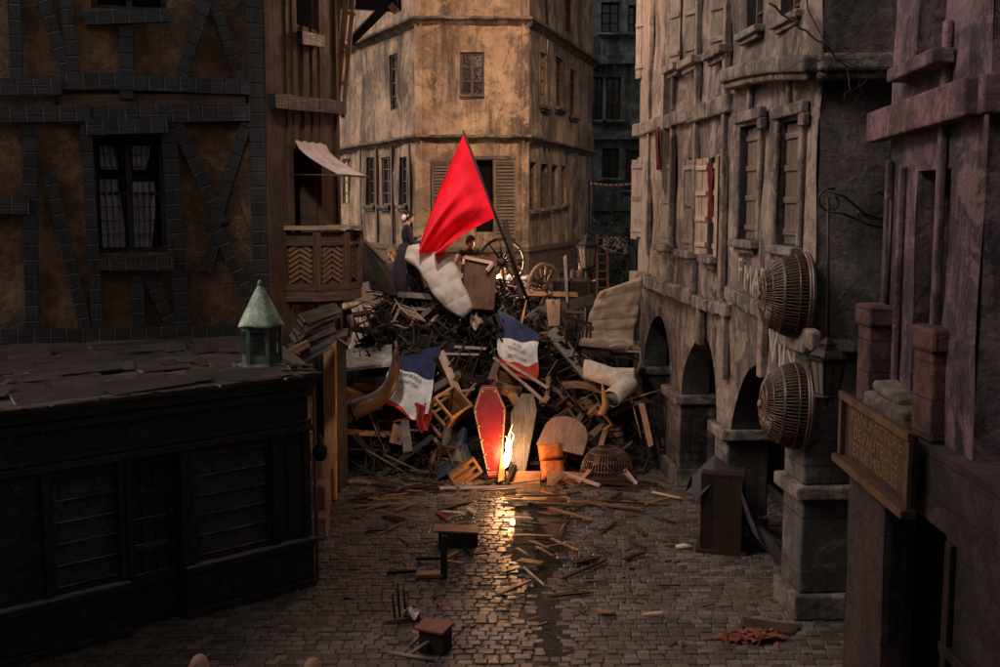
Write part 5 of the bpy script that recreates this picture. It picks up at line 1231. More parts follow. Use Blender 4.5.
# ------------------------------------------------------------------ dark horns and curved timbers
hn = thing('curved_horn', 'big dark curved horn of wood sweeping up to a point beside the lower banner', 'curved timber', P(350, 412, 20.6)); m = MB()
m.tube([P(x, y, 20.2) for x, y in ((338, 415), (350, 411), (362, 406), (376, 401), (388, 391), (394, 378), (396, 362), (396, 346))], [.2, .2, .19, .17, .15, .12, .085, .03], 14); m.build('horn', 'horn', hn, True, sub=1)
m = MB()
for x, y, r in ((344, 413, .215), (352, 410, .21), (339, 415, .215)): m.tube([P(x, y, 20.2), P(x+3, y-1, 20.2)], r, 14); 
m.build('iron_band', 'iron', hn, True); m = MB(); m.tube([P(396, 347, 20.2), P(396, 341, 20.2)], [.04, .02], 8); m.build('tip', 'greyw', hn, True)
h2 = thing('small_horn', 'small golden pointed horn standing above the barrel', 'curved timber', P(604, 412, 20.3)); m = MB(); m.tube([P(x, y, 20.1) for x, y in ((598, 414), (603, 412), (606, 404), (604, 394), (602, 384))], [.04, .09, .075, .05, .012], 10); m.build('horn', 'orange', h2, True)
m = MB(); m.tube([P(588, 414, 20.2), P(598, 404, 20.1), P(604, 414, 20.1), P(612, 424, 20.2), P(604, 430, 20.2)], .035, 7); m.build('crossed_branch', 'oak', h2, True)
lg_ = thing('log', 'short honey-brown log end behind the curved horn', 'log', P(348, 396, 20.8)); m = MB(); m.tube([P(336, 396, 20.9), P(348, 394, 20.8), P(362, 399, 20.7)], [.14, .15, .12], 12); m.build('log_body', 'orange', lg_, True)
ms = thing('marble_slab', 'cracked greenish white marble slab lying on a dark chest under the balcony', 'slab', P(365, 358, 21.0)); a = [P(335, 369, 20.9), P(392, 363, 20.8), P(392, 344, 21.75)]; a.append(a[0]+a[2]-a[1])
m = MB(); m.add(a+[p-V((0, 0, .07)) for p in a], [[0, 1, 2, 3], [7, 6, 5, 4]]+[[i, (i+1) % 4, 4+(i+1) % 4, 4+i] for i in range(4)]); m.build('slab', 'marble', ms, True, bevel=.012)
dc = thing('dark_chest', 'big black chest standing under the marble slab beside the wooden post', 'chest', P(352, 430, 21.2)); m = MB(); m.box((-2.85, 21.3, .9), (1.5, .9, 1.72)); m.build('body', 'black', dc, True, bevel=.02)
m = MB(); m.box((-2.85, 20.84, 1.55), (1.6, .08, .1)); m.box((-2.85, 20.84, .5), (1.6, .08, .12)); m.box((-2.2, 20.84, 1.0), (.1, .07, 1.0)); m.build('rail', 'dark', dc, True)
# big leaning dark panel and cabinet, box, crate
pn = thing('leaning_tabletop', 'big dark tabletop panel leaning beside the balcony near the barricade top', 'panel', P(370, 275, 22.2)); a = [P(364, 240, 22.6), P(386, 262, 22.4), P(398, 296, 21.9), P(372, 290, 22.1)]
m = MB(); m.add(a+[p+V((-.05, .06, 0)) for p in a], [[0, 1, 2, 3], [7, 6, 5, 4]]+[[i, (i+1) % 4, 4+(i+1) % 4, 4+i] for i in range(4)]); m.build('board', 'black', pn, True); m = MB(); m.beam(a[0]+V((0, -.02, .02)), a[1]+V((0, -.02, .02)), .05, .05); m.build('edge', 'greyw', pn, True)
p2 = thing('dark_door', 'dark board door tilted beside the balcony', 'door panel', P(356, 265, 22)); a = [P(351, 245, 22.2), P(362, 244, 22.4), P(376, 280, 22.0), P(360, 283, 21.9)]
m = MB(); m.add(a+[p+V((-.03, .06, 0)) for p in a], [[0, 1, 2, 3], [7, 6, 5, 4]]+[[i, (i+1) % 4, 4+(i+1) % 4, 4+i] for i in range(4)]); m.build('board', 'black', p2, True)
cb_ = thing('cabinet', 'dark brown upright cabinet with a pale broken top frame beside the red flag', 'cabinet', P(478, 310, 22)); a, b_ = P(478, 312, 21.9), P(480, 259, 22.3)
m = MB(); m.beam(a, b_, .62, .42, V((.1, -1, .1)), w1=.66); m.build('body', 'cabw', cb_, True, bevel=.012); m = MB(); m.beam(P(464, 257, 22.0), P(493, 263, 22.0), .05, .06); m.beam(P(493, 263, 22.0), P(487, 271, 21.9), .05, .06); m.beam(P(464, 257, 22.0), P(463, 264, 22.0), .05, .05); m.build('top_frame', 'pink', cb_, True)
def crate(name, c, size, rot, mt_, lab, cat, bars=True):
    t = thing(name, lab, cat, c, rot); x, y_, z = (q/2 for q in size); m = MB(); w = .055
    for sx in (-1, 1):
        for sy in (-1, 1): m.beam((sx*x, sy*y_, -z), (sx*x, sy*y_, z), w, w)
    for sz in (-1, 0, 1) if bars else (-1, 1):
        for s in (-1, 1): m.beam((-x, s*y_, sz*z), (x, s*y_, sz*z), w*.8, w); m.beam((s*x, -y_, sz*z), (s*x, y_, sz*z), w*.8, w)
    m.build('frame', mt_, t); m = MB(); m.box((0, y_*.96, 0), (2*x, .02, 2*z)); m.box((x*.96, 0, 0), (.02, 2*y_, 2*z)); m.build('side_panel', mt_, t); return t
crate('open_crate', H(448, 412, .55), (.5, .5, .75), (.5, .75, -.5), 'orange', 'open honey-wood crate frame tilted beside the red coffin', 'crate')
crate('short_ladder', H(465, 473, .75), (.52, .06, .3), (.1, -.55, .3), 'oak', 'small ladder-like wooden frame lying before the blue-grey cloth', 'frame')
crate('black_crate', H(490, 332, .3), (.55, .4, .4), (.4, .5, .5), 'black', 'black slatted crate beside the upper tricolour banner', 'crate')
crate('empty_frame', H(368, 392, .3), (.6, .3, .35), (.1, .15, .2), 'dark', 'dark open frame box just behind the curved horn', 'frame')
dr_ = thing('drawer', 'reddish brown wooden drawer wedged above the two coffins', 'drawer', H(506, 384, .4), (.5, .35, .3)); m = MB()
m.box((0, 0, -.12), (.55, .4, .03)); [m.box((s*.26, 0, 0), (.03, .4, .24)) for s in (-1, 1)]; [m.box((0, s*.19, 0), (.5, .03, .24)) for s in (-1, 1)]; m.build('box', 'oak', dr_)
m = MB(); m.lathe([(.02, 0), (.03, .03), (.01, .045)], 8, Matrix.Translation((0, -.21, 0)) @ Matrix.Rotation(rad(90), 4, 'X')); m.build('knob', 'brass', dr_)
rl = thing('railing', 'short dark baluster railing beside the tan mattress', 'railing', P(575, 330, 21.8)); m = MB(); a, b_ = P(562, 316, 21.7), P(592, 324, 21.7); c_, d_ = P(562, 332, 21.7), P(592, 342, 21.7); m.beam(a, b_, .06, .06); m.beam(c_, d_, .06, .06); m.build('rail', 'dark', rl, True)
for k in range(8): m = MB(); m.tube([a.lerp(b_, (k+.5)/8), c_.lerp(d_, (k+.5)/8)], .02, 6); m.build('baluster', 'dark', rl, True)
# round board, orange chair, barrel, wicker dome
rb2 = thing('rounded_board', 'pinkish rounded board with studs propped behind the orange chair', 'board', H(566, 437, .8)); m = MB()
pts_ = [(-.5, -.28), (.38, -.28)]+[(.42*math.cos(a)-.02, .05+.34*math.sin(a)) for a in (0, .35, .7, 1.05, 1.4, 1.75, 2.1, 2.45, 2.8, 3.14)]
m.prism(pts_, .04, Matrix.Rotation(rad(62), 4, 'X') @ Matrix.Rotation(rad(-14), 4, 'Z')); m.build('board', 'rboard', rb2, bevel=.006)
oc = thing('orange_armchair', 'broken orange leather chair seat lying folded at the foot of the barricade', 'chair', H(552, 462, .55), (0, 0, .1))
def pad(m, c, w, h, t, M):
    def fn(u, v):
        a, b_ = (u-.5)*2, (v-.5)*2; k = (1-a**6)*(1-b_**6); return M @ V((a*w/2*(1-.06*b_*b_), b_*h/2, t*k*(.9+.15*NZ.noise(V((a*2, b_*2, 1))))))
    m.grid(fn, 16, 16); m.grid(lambda u, v: M @ V(((u-.5)*w, (v-.5)*h, -.03)), 2, 2)
m = MB(); pad(m, 0, .44, .36, .09, Matrix.Translation((.0, -.1, -.12)) @ Matrix.Rotation(rad(58), 4, 'X')); m.build('seat', 'leather', oc); m = MB(); pad(m, 0, .46, .3, .1, Matrix.Translation((-.02, .0, .2)) @ Matrix.Rotation(rad(75), 4, 'X') @ Matrix.Rotation(rad(6), 4, 'Z')); m.build('backrest', 'leather', oc)
br = thing('barrel', 'small red-brown stave barrel standing behind the wicker dome', 'barrel', PZ(612, 468, .05)+V((0, .3, .15))); m = MB(); m.lathe([(.21, 0), (.25, .14), (.265, .3), (.25, .46), (.21, .6), (.19, .6), (.19, .56)], 20); m.build('staves', 'oak', br)
for z, r in ((.08, .235), (.2, .262), (.42, .258), (.54, .23)): m = MB(); m.lathe([(r, z-.018), (r+.004, z), (r, z+.018)], 20); m.build('hoop', 'iron', br)
wd = thing('wicker_dome', 'dark wicker dome basket upturned on the ground in front of the barrel', 'basket', PZ(608, 482, .02)+V((0, .2, 0)))
def wdp(a, t): return V((.5*math.cos(a)*math.cos(t*1.5)**.7, .46*math.sin(a)*math.cos(t*1.5)**.7, .62*math.sin(t*1.5)))
m = MB(); [m.tube([wdp(k*.1257, t/8) for t in range(9)], .008, 5) for k in range(50)]; [m.tube([wdp(k*.21, t) for k in range(31)], .011, 5, False) for t in (.05, .25, .45, .65, .85)]; m.build('wicker_ribs', 'wick', wd)
m = MB(); m.tube([wdp(k*.21, 0)*1.02 for k in range(31)], .025, 6, False); m.build('rim', 'wick', wd)
sl = thing('stool', 'dark wooden stool upright beside the honey-coloured handle', 'stool', PZ(628, 460)); m = MB(); m.lathe([(.2, .6), (.22, .62), (.22, .66), (.2, .67)], 16); m.build('seat', 'oak', sl)
for k in range(4): a = k*1.571+.5; m = MB(); m.tube([(.13*math.cos(a), .13*math.sin(a), .6), (.22*math.cos(a), .22*math.sin(a), 0)], [.025, .018], 6); m.build('leg', 'dark', sl)
# wheels and cart
def wheel(px, py, Y, r, yaw, lab, n=12, tilt=0, mt_='dark'):
    t = thing('cart_wheel', lab, 'wheel', P(px, py, Y), (0, tilt, yaw), group='spoked cart wheels')
    m = MB(); ps = [V((r*math.cos(k*math.pi/20), 0, r*math.sin(k*math.pi/20))) for k in range(41)]
    for a, b_ in zip(ps, ps[1:]): m.beam(a, b_+(b_-a)*.06, .06, .055, V((0, 1, 0)))
    m.build('rim', mt_, t); m = MB(); m.lathe([(.05, -.14), (.075, -.1), (.1, -.05), (.1, .05), (.075, .1), (.05, .14)], 12, Matrix.Rotation(rad(90), 4, 'X')); m.build('hub', mt_, t)
    for k in range(n): a = k*2*math.pi/n+.1; m = MB(); m.tube([(.08*math.cos(a), 0, .08*math.sin(a)), (r*.97*math.cos(a), 0, r*.97*math.sin(a))], [.026, .02], 6); m.build('spoke', mt_, t)
    return t
wheel(502, 262, 23.1, .48, .15, 'dark spoked cart wheel standing behind the flagpole')
wheel(441, 464, 20.2, .29, .9, 'small spoked wheel leaning before the blue-grey cloth', 8, .3)
ca = thing('cart', 'dark cart box with a raised board behind the top of the barricade', 'cart', P(570, 300, 23.4)); m = MB(); m.box(P(571, 290, 23.5), (.86, .9, .44)); m.build('body', 'black', ca, True, bevel=.015); m = MB(); m = None
for x in (553, 571, 589): m = MB(); m.beam(P(x, 300, 23.0), P(x, 278, 23.0), .05, .04); m.build('stake', 'dark', ca, True)
wq = wheel(544, 289, 22.9, .52, .85, 'x', 14, mt_='oak'); wq.name = 'wheel'
for k_ in ('label', 'category', 'group'): del wq[k_]
wq.parent = ca; wq.location = WM(ca).inverted() @ P(544, 289, 22.9)
lp = thing('street_lantern', 'dark street lantern on a post standing behind the cart box', 'lantern', P(587, 269, 24.2), (0, 0, .5)); lantern(lp, .78); m = MB(); m.tube([(0, 0, .03), (0, 0, -3.75)], [.05, .08], 8); m.build('post', 'iron', lp)
# ------------------------------------------------------------------ things lying on the street
GS = 'splintered wood scattered over the cobbles'
def place(px, py):
    s = 'in the puddle' if 505 < px < 590 and 500 < py < 585 else 'booth side of the puddle' if px < 505 else 'arcade side of the puddle'
    return s+(' near the barricade' if py < 512 else ' around the broken chair' if px < 505 and py > 540 else ' in mid street' if py < 560 else ' farther out')
for (x0, y0, x1, y1, w, mt_) in ((363, 491, 380, 497, 5, 'black'), (368, 509, 387, 504, 4, 'oak'), (385, 504, 425, 505, 5, 'oak'), (394, 511, 422, 501, 4, 'oak'), (383, 516, 403, 518, 5, 'dark'), (403, 518, 410, 511, 3, 'dark'), (367, 531, 386, 530, 3, 'black'), (375, 536, 402, 523, 2.5, 'oak'), (399, 537, 411, 544, 3.5, 'oak'), (411, 544, 436, 541, 3, 'oak'), (437, 512, 448, 519, 7, 'redwood'), (440, 511, 463, 513, 5, 'pink'), (451, 517, 466, 515, 4, 'greyw'), (444, 526, 468, 522, 6, 'oak'), (468, 508, 476, 514, 7, 'pink'), (463, 545, 472, 554, 5, 'black'), (472, 554, 484, 553, 6, 'black'), (483, 536, 491, 540, 5, 'dark'),
 (503, 499, 546, 499, 14, 'orange'), (503, 517, 531, 518, 5, 'pink'), (523, 522, 547, 525, 4, 'black'), (514, 535, 554, 536, 6, 'orange'), (530, 541, 548, 548, 3, 'oak'), (535, 546, 553, 556, 3, 'oak'), (536, 549, 561, 544, 3, 'oak'), (550, 538, 577, 550, 4, 'orange'), (517, 548, 526, 554, 3, 'pink'), (520, 560, 544, 564, 12, 'oak'), (523, 567, 543, 584, 2.5, 'pink'), (499, 593, 531, 580, 7, 'oak'), (549, 596, 589, 592, 7, 'black'), (570, 563, 598, 557, 10, 'black'), (563, 578, 606, 560, 4.5, 'black'), (585, 581, 606, 580, 4, 'oak'), (626, 559, 643, 552, 7, 'black'), (630, 540, 646, 548, 4, 'dark'), (634, 525, 643, 532, 3, 'dark'), (603, 530, 614, 522, 5, 'dark'), (658, 585, 681, 585, 4, 'dark'), (568, 501, 644, 509, 8, 'oak'), (645, 504, 668, 498, 3.5, 'oak'), (653, 492, 680, 498, 3.5, 'pink'), (567, 494, 582, 492, 6, 'black'), (624, 517, 636, 516, 3, 'dark'), (655, 518, 676, 522, 3, 'dark'), (645, 614, 660, 613, 4, 'pink'), (600, 611, 616, 613, 7, 'oak'), (604, 505, 610, 502, 4, 'orange'), (560, 531, 566, 522, 3, 'oak'), (430, 488, 456, 490, 5, 'dark'), (398, 489, 430, 493, 4, 'oak'), (372, 484, 398, 487, 6, 'dark'), (610, 488, 640, 490, 4, 'dark'), (352, 500, 372, 504, 4, 'dark'), (505, 572, 513, 570, 3, 'dark'), (438, 603, 441, 606, 5, 'redwood'), (592, 545, 604, 549, 3, 'dark'), (580, 600, 586, 606, 3, 'oak'), (690, 500, 704, 503, 3, 'dark'), (700, 607, 712, 604, 3, 'oak'), (540, 625, 549, 622, 3, 'dark')):
    a, b_ = PZ(x0, y0, .035), PZ(x1, y1, .035+R.uniform(0, .03)); L = (b_-a).length; s = 1100/a.y
    stick(a, b_, w/s*(1.0 if w > 8 else .9), .022, mt_, f"{'long' if L > .6 else 'short'} {'broad' if w > 5 else 'thin'} {COLN[mt_]} wood piece {place((x0+x1)/2, (y0+y1)/2)}", name='broken_plank', group=GS, up=V((0, 0, 1)), jag=.06)
for k in range(46):
    px, py = R.uniform(350, 655), 480+abs(R.gauss(0, 22))
    a = PZ(px, py, .03+R.uniform(0, .05)); an = R.gauss(0, .6); L = R.uniform(.12, .5); d = V((math.cos(an), math.sin(an), R.uniform(-.06, .06)))*L; mt_ = R.choices(('black', 'dark', 'oak', 'orange'), (5, 6, 2.5, .8))[0]; w = R.choice((.03, .05, .08, .13))
    stick(a-d, a+d, w, .022, mt_, f"{'long' if L > .3 else 'short'} {'broad' if w > .06 else 'thin'} {COLN[mt_]} wood piece {place(px, py)}", name='broken_plank', group=GS, up=V((0, 0, 1)), jag=.06)
m = MB()
for k in range(620):
    px, py = R.gauss(520, 110), R.uniform(478, 660)
    if R.random() < (py-470)/260: continue
    if px < 345 or px > 690: continue
    p = PZ(px, py, .015+R.uniform(-.01, .02)); a = R.uniform(0, 6.3); d = V((math.cos(a), math.sin(a), R.uniform(-.15, .15)))*R.choice((.02, .03, .05, .08)); m.beam(p-d, p+d, R.uniform(.01, .035), .01, jag=.01)
tag(m.build('wood_chips', 'dark'), kind='stuff')
sc_ = PZ(458, 545); t = thing('wooden_crate', 'small closed wooden box with a tan lid on the cobbles before the barricade', 'box', sc_, (0, 0, .05)); m = MB(); m.box((0, .0, .12), (.58, .3, .22)); m.build('body', 'dark', t, bevel=.01); m = MB(); m.box((-.03, 0, .245), (.64, .36, .03), Matrix.Rotation(.05, 3, 'Y')); m.build('lid', 'oak', t)
bc_ = thing('broken_chair', 'broken chair lying in pieces with a tan seat slab near the small box', 'chair', PZ(440, 577)); m = MB()
G_ = lambda x, y, z: PZ(x, y, z)
m.beam(PZ(444, 577, .03), PZ(444, 577, .03)+V((0, .08, .55)), .09, .09); m.build('post', 'black', bc_, True); m = MB(); m.beam(PZ(416, 575, .04), PZ(443, 574, .06), .16, .05, V((0, 0, 1)), jag=.03); m.build('seat', 'orange', bc_, True)
for (a, b_, w, mt_) in (((387, 573), (416, 571), .05, 'black'), ((416, 559), (443, 558), .045, 'black'), ((444, 560), (458, 552), .06, 'orange'), ((444, 561), (463, 564), .06, 'orange')): m = MB(); m.beam(PZ(*a, .06), PZ(*b_, .06), w, .04); m.build('rail', mt_, bc_, True)
us = thing('upturned_stool', 'small upturned stool with thin legs sticking up and a whitish rag', 'stool', PZ(402, 619)); m = MB(); m.beam(PZ(385, 621, .03), PZ(419, 617, .03), .14, .05, V((0, 0, 1))); m.build('seat', 'shutdk', us, True)
for x, y, h_ in ((395, 619, .3), (400, 617, .42), (406, 617, .36)): m = MB(); p = PZ(x, y, .05); m.tube([p, p+V((-.03, .02, h_))], .014, 6); m.build('leg', 'black', us, True)
m = MB(); pc = PZ(412, 614, .09); m.grid(lambda u, v: pc+V(((u-.5)*.2, (v-.5)*.16, .07*math.sin(u*7+v*3)*math.cos(v*5)+.02)), 10, 10); o = m.build('rag', 'canvas', None, solid=.008); tag(o, 'crumpled whitish rag on the upturned stool', 'rag')
fs_ = thing('fallen_stool', 'dark red box stool tipped over on the cobbles near the camera', 'stool', PZ(434, 650), (0, 0, -.35)); m = MB(); m.box((.0, .0, .28), (.36, .34, .035), Matrix.Rotation(.06, 3, 'Y')); m.build('top', wood('red_brown_seat', (.12, .03, .024), (.18, .05, .04), .5, .3, .1), fs_, bevel=.01); m = MB(); m.box((.02, 0, .13), (.3, .28, .26)); m.build('body', 'black', fs_, bevel=.01)
for (a, b_) in (((-.28, -.05, .02), (-.12, .0, .2)), ((-.3, .08, .16), (-.15, .05, .1)), ((-.42, -.3, .03), (.14, -.32, .03)), ((-.14, -.28, .06), (.02, -.1, .16))): m = MB(); m.tube([a, b_], .024, 7); m.build('leg', 'oak' if a[0] < -.13 and a[1] > -.2 else 'greyw', fs_)
rk = PZ(676, 547, .04); m = MB(); m.tube([rk, rk+V((.12, .01, .01)), rk+V((.24, -.02, 0))], [.03, .045, .03], 8); tag(m.build('white_rag', 'canvas'), 'small white rag on the cobbles at the foot of the tall box', 'rag')
# ------------------------------------------------------------------ people
def person(label, loc, yaw, cloth, pose=None, s=1.06, hair='hair', bald=False, skirt=None, lean=0.0, group=None):
    """cloth: dict torso/arm/leg/shoe material names; local x right, y forward, z up, feet at 0"""
    J = dict(pel=(0, 0, .93), wai=(0, 0, 1.06), che=(0, .0, 1.26), nek=(0, -.01, 1.44), hed=(0, .02, 1.57),
             sL=(-.185, -.01, 1.385), eL=(-.24, -.04, 1.11), hL=(-.22, .08, .88), sR=(.185, -.01, 1.385), eR=(.24, -.04, 1.11), hR=(.22, .08, .88),
             pL=(-.09, 0, .9), kL=(-.1, .02, .49), aL=(-.1, -.02, .08), pR=(.09, 0, .9), kR=(.1, .02, .49), aR=(.1, -.02, .08))
    J.update(pose or {}); J = {k: V(v) for k, v in J.items()}
    if lean:
        Mx = Matrix.Translation((0, 0, .93)) @ Matrix.Rotation(-lean, 4, 'X') @ Matrix.Translation((0, 0, -.93))
        for k in ('wai', 'che', 'nek', 'hed', 'sL', 'eL', 'hL', 'sR', 'eR', 'hR'): J[k] = Mx @ J[k]
    root = thing('person', label, 'person', loc, (0, 0, yaw), group); root.scale = (s, s, s)
    m = MB(); seg = []
    def ell(c, rx, ry, rz, n=18):
        c = V(c)
        m.grid(lambda u, v: c+V((rx*math.cos(u*6.2832)*math.sin(v*math.pi), ry*math.sin(u*6.2832)*math.sin(v*math.pi), -rz*math.cos(v*math.pi))), n, 12)
    def limb(a, b_, r0, r1, mt_, mid=None, n=10):
        ps = [J.get(a, a) if isinstance(a, str) else a, J.get(b_, b_) if isinstance(b_, str) else b_]; q = ps[0].lerp(ps[1], .4); m.tube([ps[0], q, ps[1]], [r0, mid or (r0+r1)/2*1.05, r1], n); seg.append((ps[0], ps[1], (r0+r1)/2, mt_))
        for p, r in ((ps[0], r0), (ps[1], r1)): ell(p, r, r, r, 12)
    T, Aa, Lg = cloth['torso'], cloth['arm'], cloth['leg']
    ell(J['pel'], .165, .12, .14); ell(J['wai'], .145, .105, .15); ell(J['che'], .175, .12, .19); ell((J['sL']+J['sR'])/2+V((0, 0, -.03)), .2, .09, .075)
    seg += [(J['pel'], J['pel'], .16, Lg), (J['wai'], J['che'], .15, T), (J['sL'], J['sR'], .08, T)]
    limb('nek', 'hed', .056, .055, 'skin')
    for S in 'LR':
        limb('s'+S, 'e'+S, .062, .043, Aa); limb('e'+S, 'h'+S, .043, .029, cloth.get('fore', Aa)); limb('p'+S, 'k'+S, .092, .06, Lg); limb('k'+S, 'a'+S, .06, .04, Lg, .062)
        a = J['a'+S]; limb(a+V((0, -.03, -.035)), a+V((0, .15, -.045)), .04, .032, 'black')
        # hand: palm, four fingers, thumb
        h = J['h'+S]; d = (h-J['e'+S]).normalized(); sd = d.cross(V((0, 0, 1)) if abs(d.z) < .9 else V((0, 1, 0))).normalized(); nn = sd.cross(d)
        pc = h+d*.045; seg.append((h, h+d*.17, .03, 'skin')); sg = 1 if S == 'R' else -1
        for k in range(4):
            o = sd*((k-1.5)*.022); L = (.065, .078, .072, .055)[k]; m.tube([h+o*.7, h+d*.085+o], [.014, .013], 6); m.tube([h+d*.075+o, h+d*(.085+L*.5)+o*1.15+nn*.012, h+d*(.08+L)+o*1.2+nn*.04], [.0105, .0095, .007], 6)
        m.tube([h+d*.02-sd*.03, h+d*.06-sd*.055+nn*.015, h+d*.095-sd*.055+nn*.03], [.014, .011, .008], 6)
    # head
    hc = J['hed']+V((0, .012, .03)); ell(hc, .074, .094, .105); ell(hc+V((0, .035, -.06)), .052, .055, .055); m.tube([hc+V((0, .088, .02)), hc+V((0, .112, -.025)), hc+V((0, .085, -.035))], [.009, .017, .008], 6)
    for sx in (-1, 1): ell(hc+V((sx*.075, -.005, -.01)), .012, .024, .032, 8)
    m.tube([hc+V((-.022, .086, -.058)), hc+V((0, .091, -.056)), hc+V((.022, .086, -.058))], .0075, 6)
    seg.append((hc+V((0, .02, -.08)), hc+V((0, 0, .06)), .09, 'skin'))
    me = bpy.data.meshes.new('t'); me.from_pydata([tuple(q) for q in m.v], [], m.f)
    bm = bmesh.new(); bm.from_mesh(me); bmesh.ops.remove_doubles(bm, verts=bm.verts, dist=1e-5); bmesh.ops.recalc_face_normals(bm, faces=bm.faces); bm.to_mesh(me); bm.free()
    o = bpy.data.objects.new('t', me); COL.objects.link(o); rm = o.modifiers.new('r', 'REMESH'); rm.mode = 'VOXEL'; rm.voxel_size = .0095; sm_ = o.modifiers.new('s', 'SMOOTH'); sm_.iterations = 3; sm_.factor = .5
    dg = bpy.context.evaluated_depsgraph_get(); nm = bpy.data.meshes.new_from_object(o.evaluated_get(dg)); bpy.data.objects.remove(o); bpy.data.meshes.remove(me)
    names = []; 
    for q in seg:
        if q[3] not in names: names.append(q[3])
    names.append('hair') if 'hair' not in names else None
    nm.materials.clear()
    for q in names: nm.materials.append(MT[q])
    eyes = [hc+V((sx*.031, .086, .008)) for sx in (-1, 1)]+[hc+V((0, .09, -.058))]
    idx = []
    for pl in nm.polygons:
        c = pl.center; best, bi = 9, 0
        for a, b_, r, mt_ in seg:
            ab = b_-a; L2 = ab.length_squared; t = 0 if L2 < 1e-9 else max(0, min(1, (c-a).dot(ab)/L2)); dd = (c-(a+ab*t)).length-r
            if dd < best: best, bi = dd, names.index(mt_)
        if any((c-e).length < .013 for e in eyes[:2]) : bi = names.index('hair')
        idx.append(bi)
    nm.polygons.foreach_set('material_index', idx); nm.polygons.foreach_set('use_smooth', [True]*len(idx)); nm.name = 'body'
    bo = bpy.data.objects.new('body', nm); COL.objects.link(bo); bo.parent = root
    if not bald:
        m = MB()
        def hf(u, v):
            a = u*6.2832; ph = v*math.pi*.62; k = 1.10+.06*NZ.noise(V((math.cos(a)*3, math.sin(a)*3, v*5))); fr = .5+.5*math.sin(a)
            ph *= (1.3-.68*fr); return hc+V((.078*k*math.cos(a)*math.sin(ph), .097*k*math.sin(a)*math.sin(ph)-.008, .108*k*math.cos(ph)+.004))
        m.grid(hf, 28, 12); m.build('hair', hair, root, solid=.012)
    if skirt:
        m = MB(); m.lathe([(.15, 1.08), (.2, .95), (.27, .7), (.33, .4), (.38, .03)], 28); m.v = [q+V((.025*math.sin(math.atan2(q.y, q.x)*9)*(1.1-q.z), .02*math.cos(math.atan2(q.y, q.x)*7)*(1.1-q.z), 0)) for q in m.v]; m.build('skirt', skirt, root)
    return root
dk = dict(torso='navy', arm='navy', leg='navy'); wh = dict(torso='shirt', arm='shirt', fore='skin', leg='trous'); vs_ = dict(torso='vest', arm='shirt', fore='skin', leg='trous')
def at(px, py, Y, hz=1.6, s=1.06): p = P(px, py, Y); p.z -= hz*s; return p
w_ = person('woman in a dark coat and headscarf standing in profile beside the red flag', at(407, 217, 22.75), rad(-80), dk, dict(hL=(-.02, .2, 1.2), eL=(-.25, .06, 1.13), hR=(.05, .24, 1.12), eR=(.23, .08, 1.12)), skirt='navy')
m = MB(); hc = V((0, .032, 1.60)); m.tube([hc+V((.082*math.cos(a), -.015, .11*math.sin(a))) for a in [math.pi*k/14 for k in range(15)]], .013, 7); m.lathe([(.1, 0), (.085, .05), (.03, .08)], 14, Matrix.Translation(hc+V((0, -.06, -.02))) @ Matrix.Rotation(rad(70), 4, 'X')); m.build('headscarf', 'awn', w_)
person('person with auburn hair peering over the dark leaning panel', at(391, 254, 23.4), rad(160), dict(torso='vest', arm='vest', leg='trous'), hair='hairfair')
person('man in a dark waistcoat with white sleeves leaning on the cabinet', at(467, 243, 23.2, 1.55), rad(-150), vs_, dict(hL=(-.16, .38, 1.05), eL=(-.3, .12, 1.12), hR=(.3, .3, 1.0), eR=(.33, .05, 1.12)), lean=.2)
person('person in a bright white shirt crouching behind the dark cart wheel', at(519, 267, 23.7), rad(170), wh, dict(hR=(.16, .3, 1.1), hL=(-.18, .28, 1.05)), lean=.1)
person('person in a white shirt bent low between the cabinet and the cart wheel', at(499, 272, 24.2, 1.45), rad(200), wh, dict(hR=(.2, .3, 1.0)), lean=.4)
person('person with a pinkish face half hidden behind the street lantern', at(581, 262, 24.6), rad(200), dict(torso='vest', arm='vest', leg='trous'), dict(hR=(-.1, .3, 1.2), eR=(.24, .1, 1.12)))
person('person half hidden in the dark under the balcony', at(339, 300, 22.0), rad(170), dict(torso='navy', arm='shirt', leg='navy'), hair='hairfair')
for (x, y, lab, c) in ((198, 669, 'bald person in a dark waistcoat on the booth side of the near street', 'vest'), (312, 672, 'bald person in a dark coat nearer the street middle than the other', 'navy')):
    p = P(x, y, 7.95); p.z = 0; p.y = 7.95; person(lab, p, rad(0), dict(torso=c, arm=c, leg='trous'), s=(P(x, y, 7.95).z)/1.6, bald=True)
# ------------------------------------------------------------------ unseen houses added round the viewpoint to shade the foreground
vh = thing('unseen_shade_house', 'unseen plain plaster house added behind the viewpoint to shade the foreground', 'house', (0, -1, 0)); m = MB(); m.box((0, -1.6, 6.2), (26, 1.6, 12.6)); m.build('wall', 'grey', vh, True)
nh = thing('unseen_sun_blocker', 'unseen tall dark house added beyond the booth to block the sun', 'house', (-10.5, 4, 0)); m = MB(); m.box((-10.6, 3.7, 7.2), (3.6, 9.0, 14.4)); m.build('wall', 'mud', nh, True)
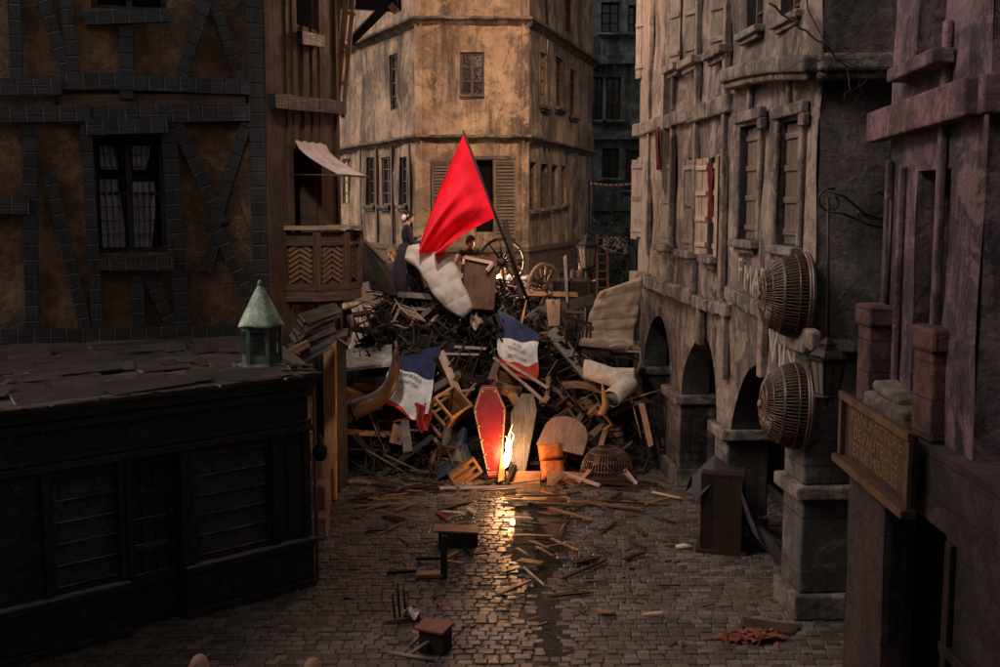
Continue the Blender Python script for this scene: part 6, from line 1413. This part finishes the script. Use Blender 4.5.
# ------------------------------------------------------------------ light
w = bpy.data.worlds.new('World'); SC.world = w; w.use_nodes = True; nt = w.node_tree; g = G(nt)
bg = nt.nodes['Background']; sky = nt.nodes.new('ShaderNodeTexSky'); sky.sky_type = 'NISHITA'; sky.sun_disc = False
SUN_EL, SUN_AZ = rad(40), rad(-102)      # azimuth from +Y towards +X
sky.sun_elevation = SUN_EL; sky.sun_rotation = SUN_AZ; sky.dust_density = 4; sky.ozone_density = .3; sky.air_density = 1
hs = nt.nodes.new('ShaderNodeHueSaturation'); hs.inputs['Saturation'].default_value = .25; nt.links.new(sky.outputs[0], hs.inputs['Color'])
tn = nt.nodes.new('ShaderNodeMix'); tn.data_type = 'RGBA'; tn.blend_type = 'MULTIPLY'; tn.inputs[0].default_value = 1; tn.inputs[7].default_value = (1, .88, .83, 1)
nt.links.new(hs.outputs[0], tn.inputs[6]); nt.links.new(tn.outputs[2], bg.inputs[0]); bg.inputs[1].default_value = .06
def lamp(name, kind, loc, energy, color, aim=None, **k):
    d = bpy.data.lights.new(name, kind); d.energy = energy; d.color = color
    for a, v in k.items(): setattr(d, a, v)
    o = bpy.data.objects.new(name, d); COL.objects.link(o); o.location = loc
    if aim is not None: o.rotation_euler = (V(aim)-V(loc)).to_track_quat('-Z', 'Y').to_euler()
    return o
sd = V((math.sin(SUN_AZ)*math.cos(SUN_EL), math.cos(SUN_AZ)*math.cos(SUN_EL), math.sin(SUN_EL)))
lamp('sun', 'SUN', sd*60, .62, (1, .86, .79), (0, 0, 0), angle=rad(20))
# fire light, and the warm stage lamps that light the corner house and the flag
lamp('fire_light', 'POINT', P(508, 452, 19.45), 42, (1, .45, .16), shadow_soft_size=.12)
lamp('stage_lamp', 'SPOT', (3.2, 17.0, 13.5), 2300, (1, .76, .57), (-.6, 28, 6.2), spot_size=rad(44), spot_blend=.8, shadow_soft_size=.3)
lamp('flag_lamp', 'SPOT', (-1.5, 15.5, 12.5), 2300, (1, .8, .66), (-.6, 22.3, 4.6), spot_size=rad(22), spot_blend=.7, shadow_soft_size=.2)
lamp('barricade_lamp', 'SPOT', (-2.2, 7.5, 13.0), 2100, (1, .87, .8), (0.1, 21, 2.0), spot_size=rad(36), spot_blend=.9, shadow_soft_size=.5)
lamp('crest_lamp', 'POINT', P(498, 256, 23.9), 75, (1, .66, .4), shadow_soft_size=.1)
lamp('alley_lamp', 'POINT', (.2, 23.6, 9.6), 230, (1, .55, .32), shadow_soft_size=.3)
SC.view_settings.view_transform = 'Standard'; SC.view_settings.look = 'None'; SC.view_settings.exposure = 1.1; SC.view_settings.gamma = 1
SC.cycles.max_bounces = 6; SC.cycles.diffuse_bounces = 3; SC.cycles.glossy_bounces = 3; SC.cycles.use_denoising = True; SC.cycles.sample_clamp_indirect = 4
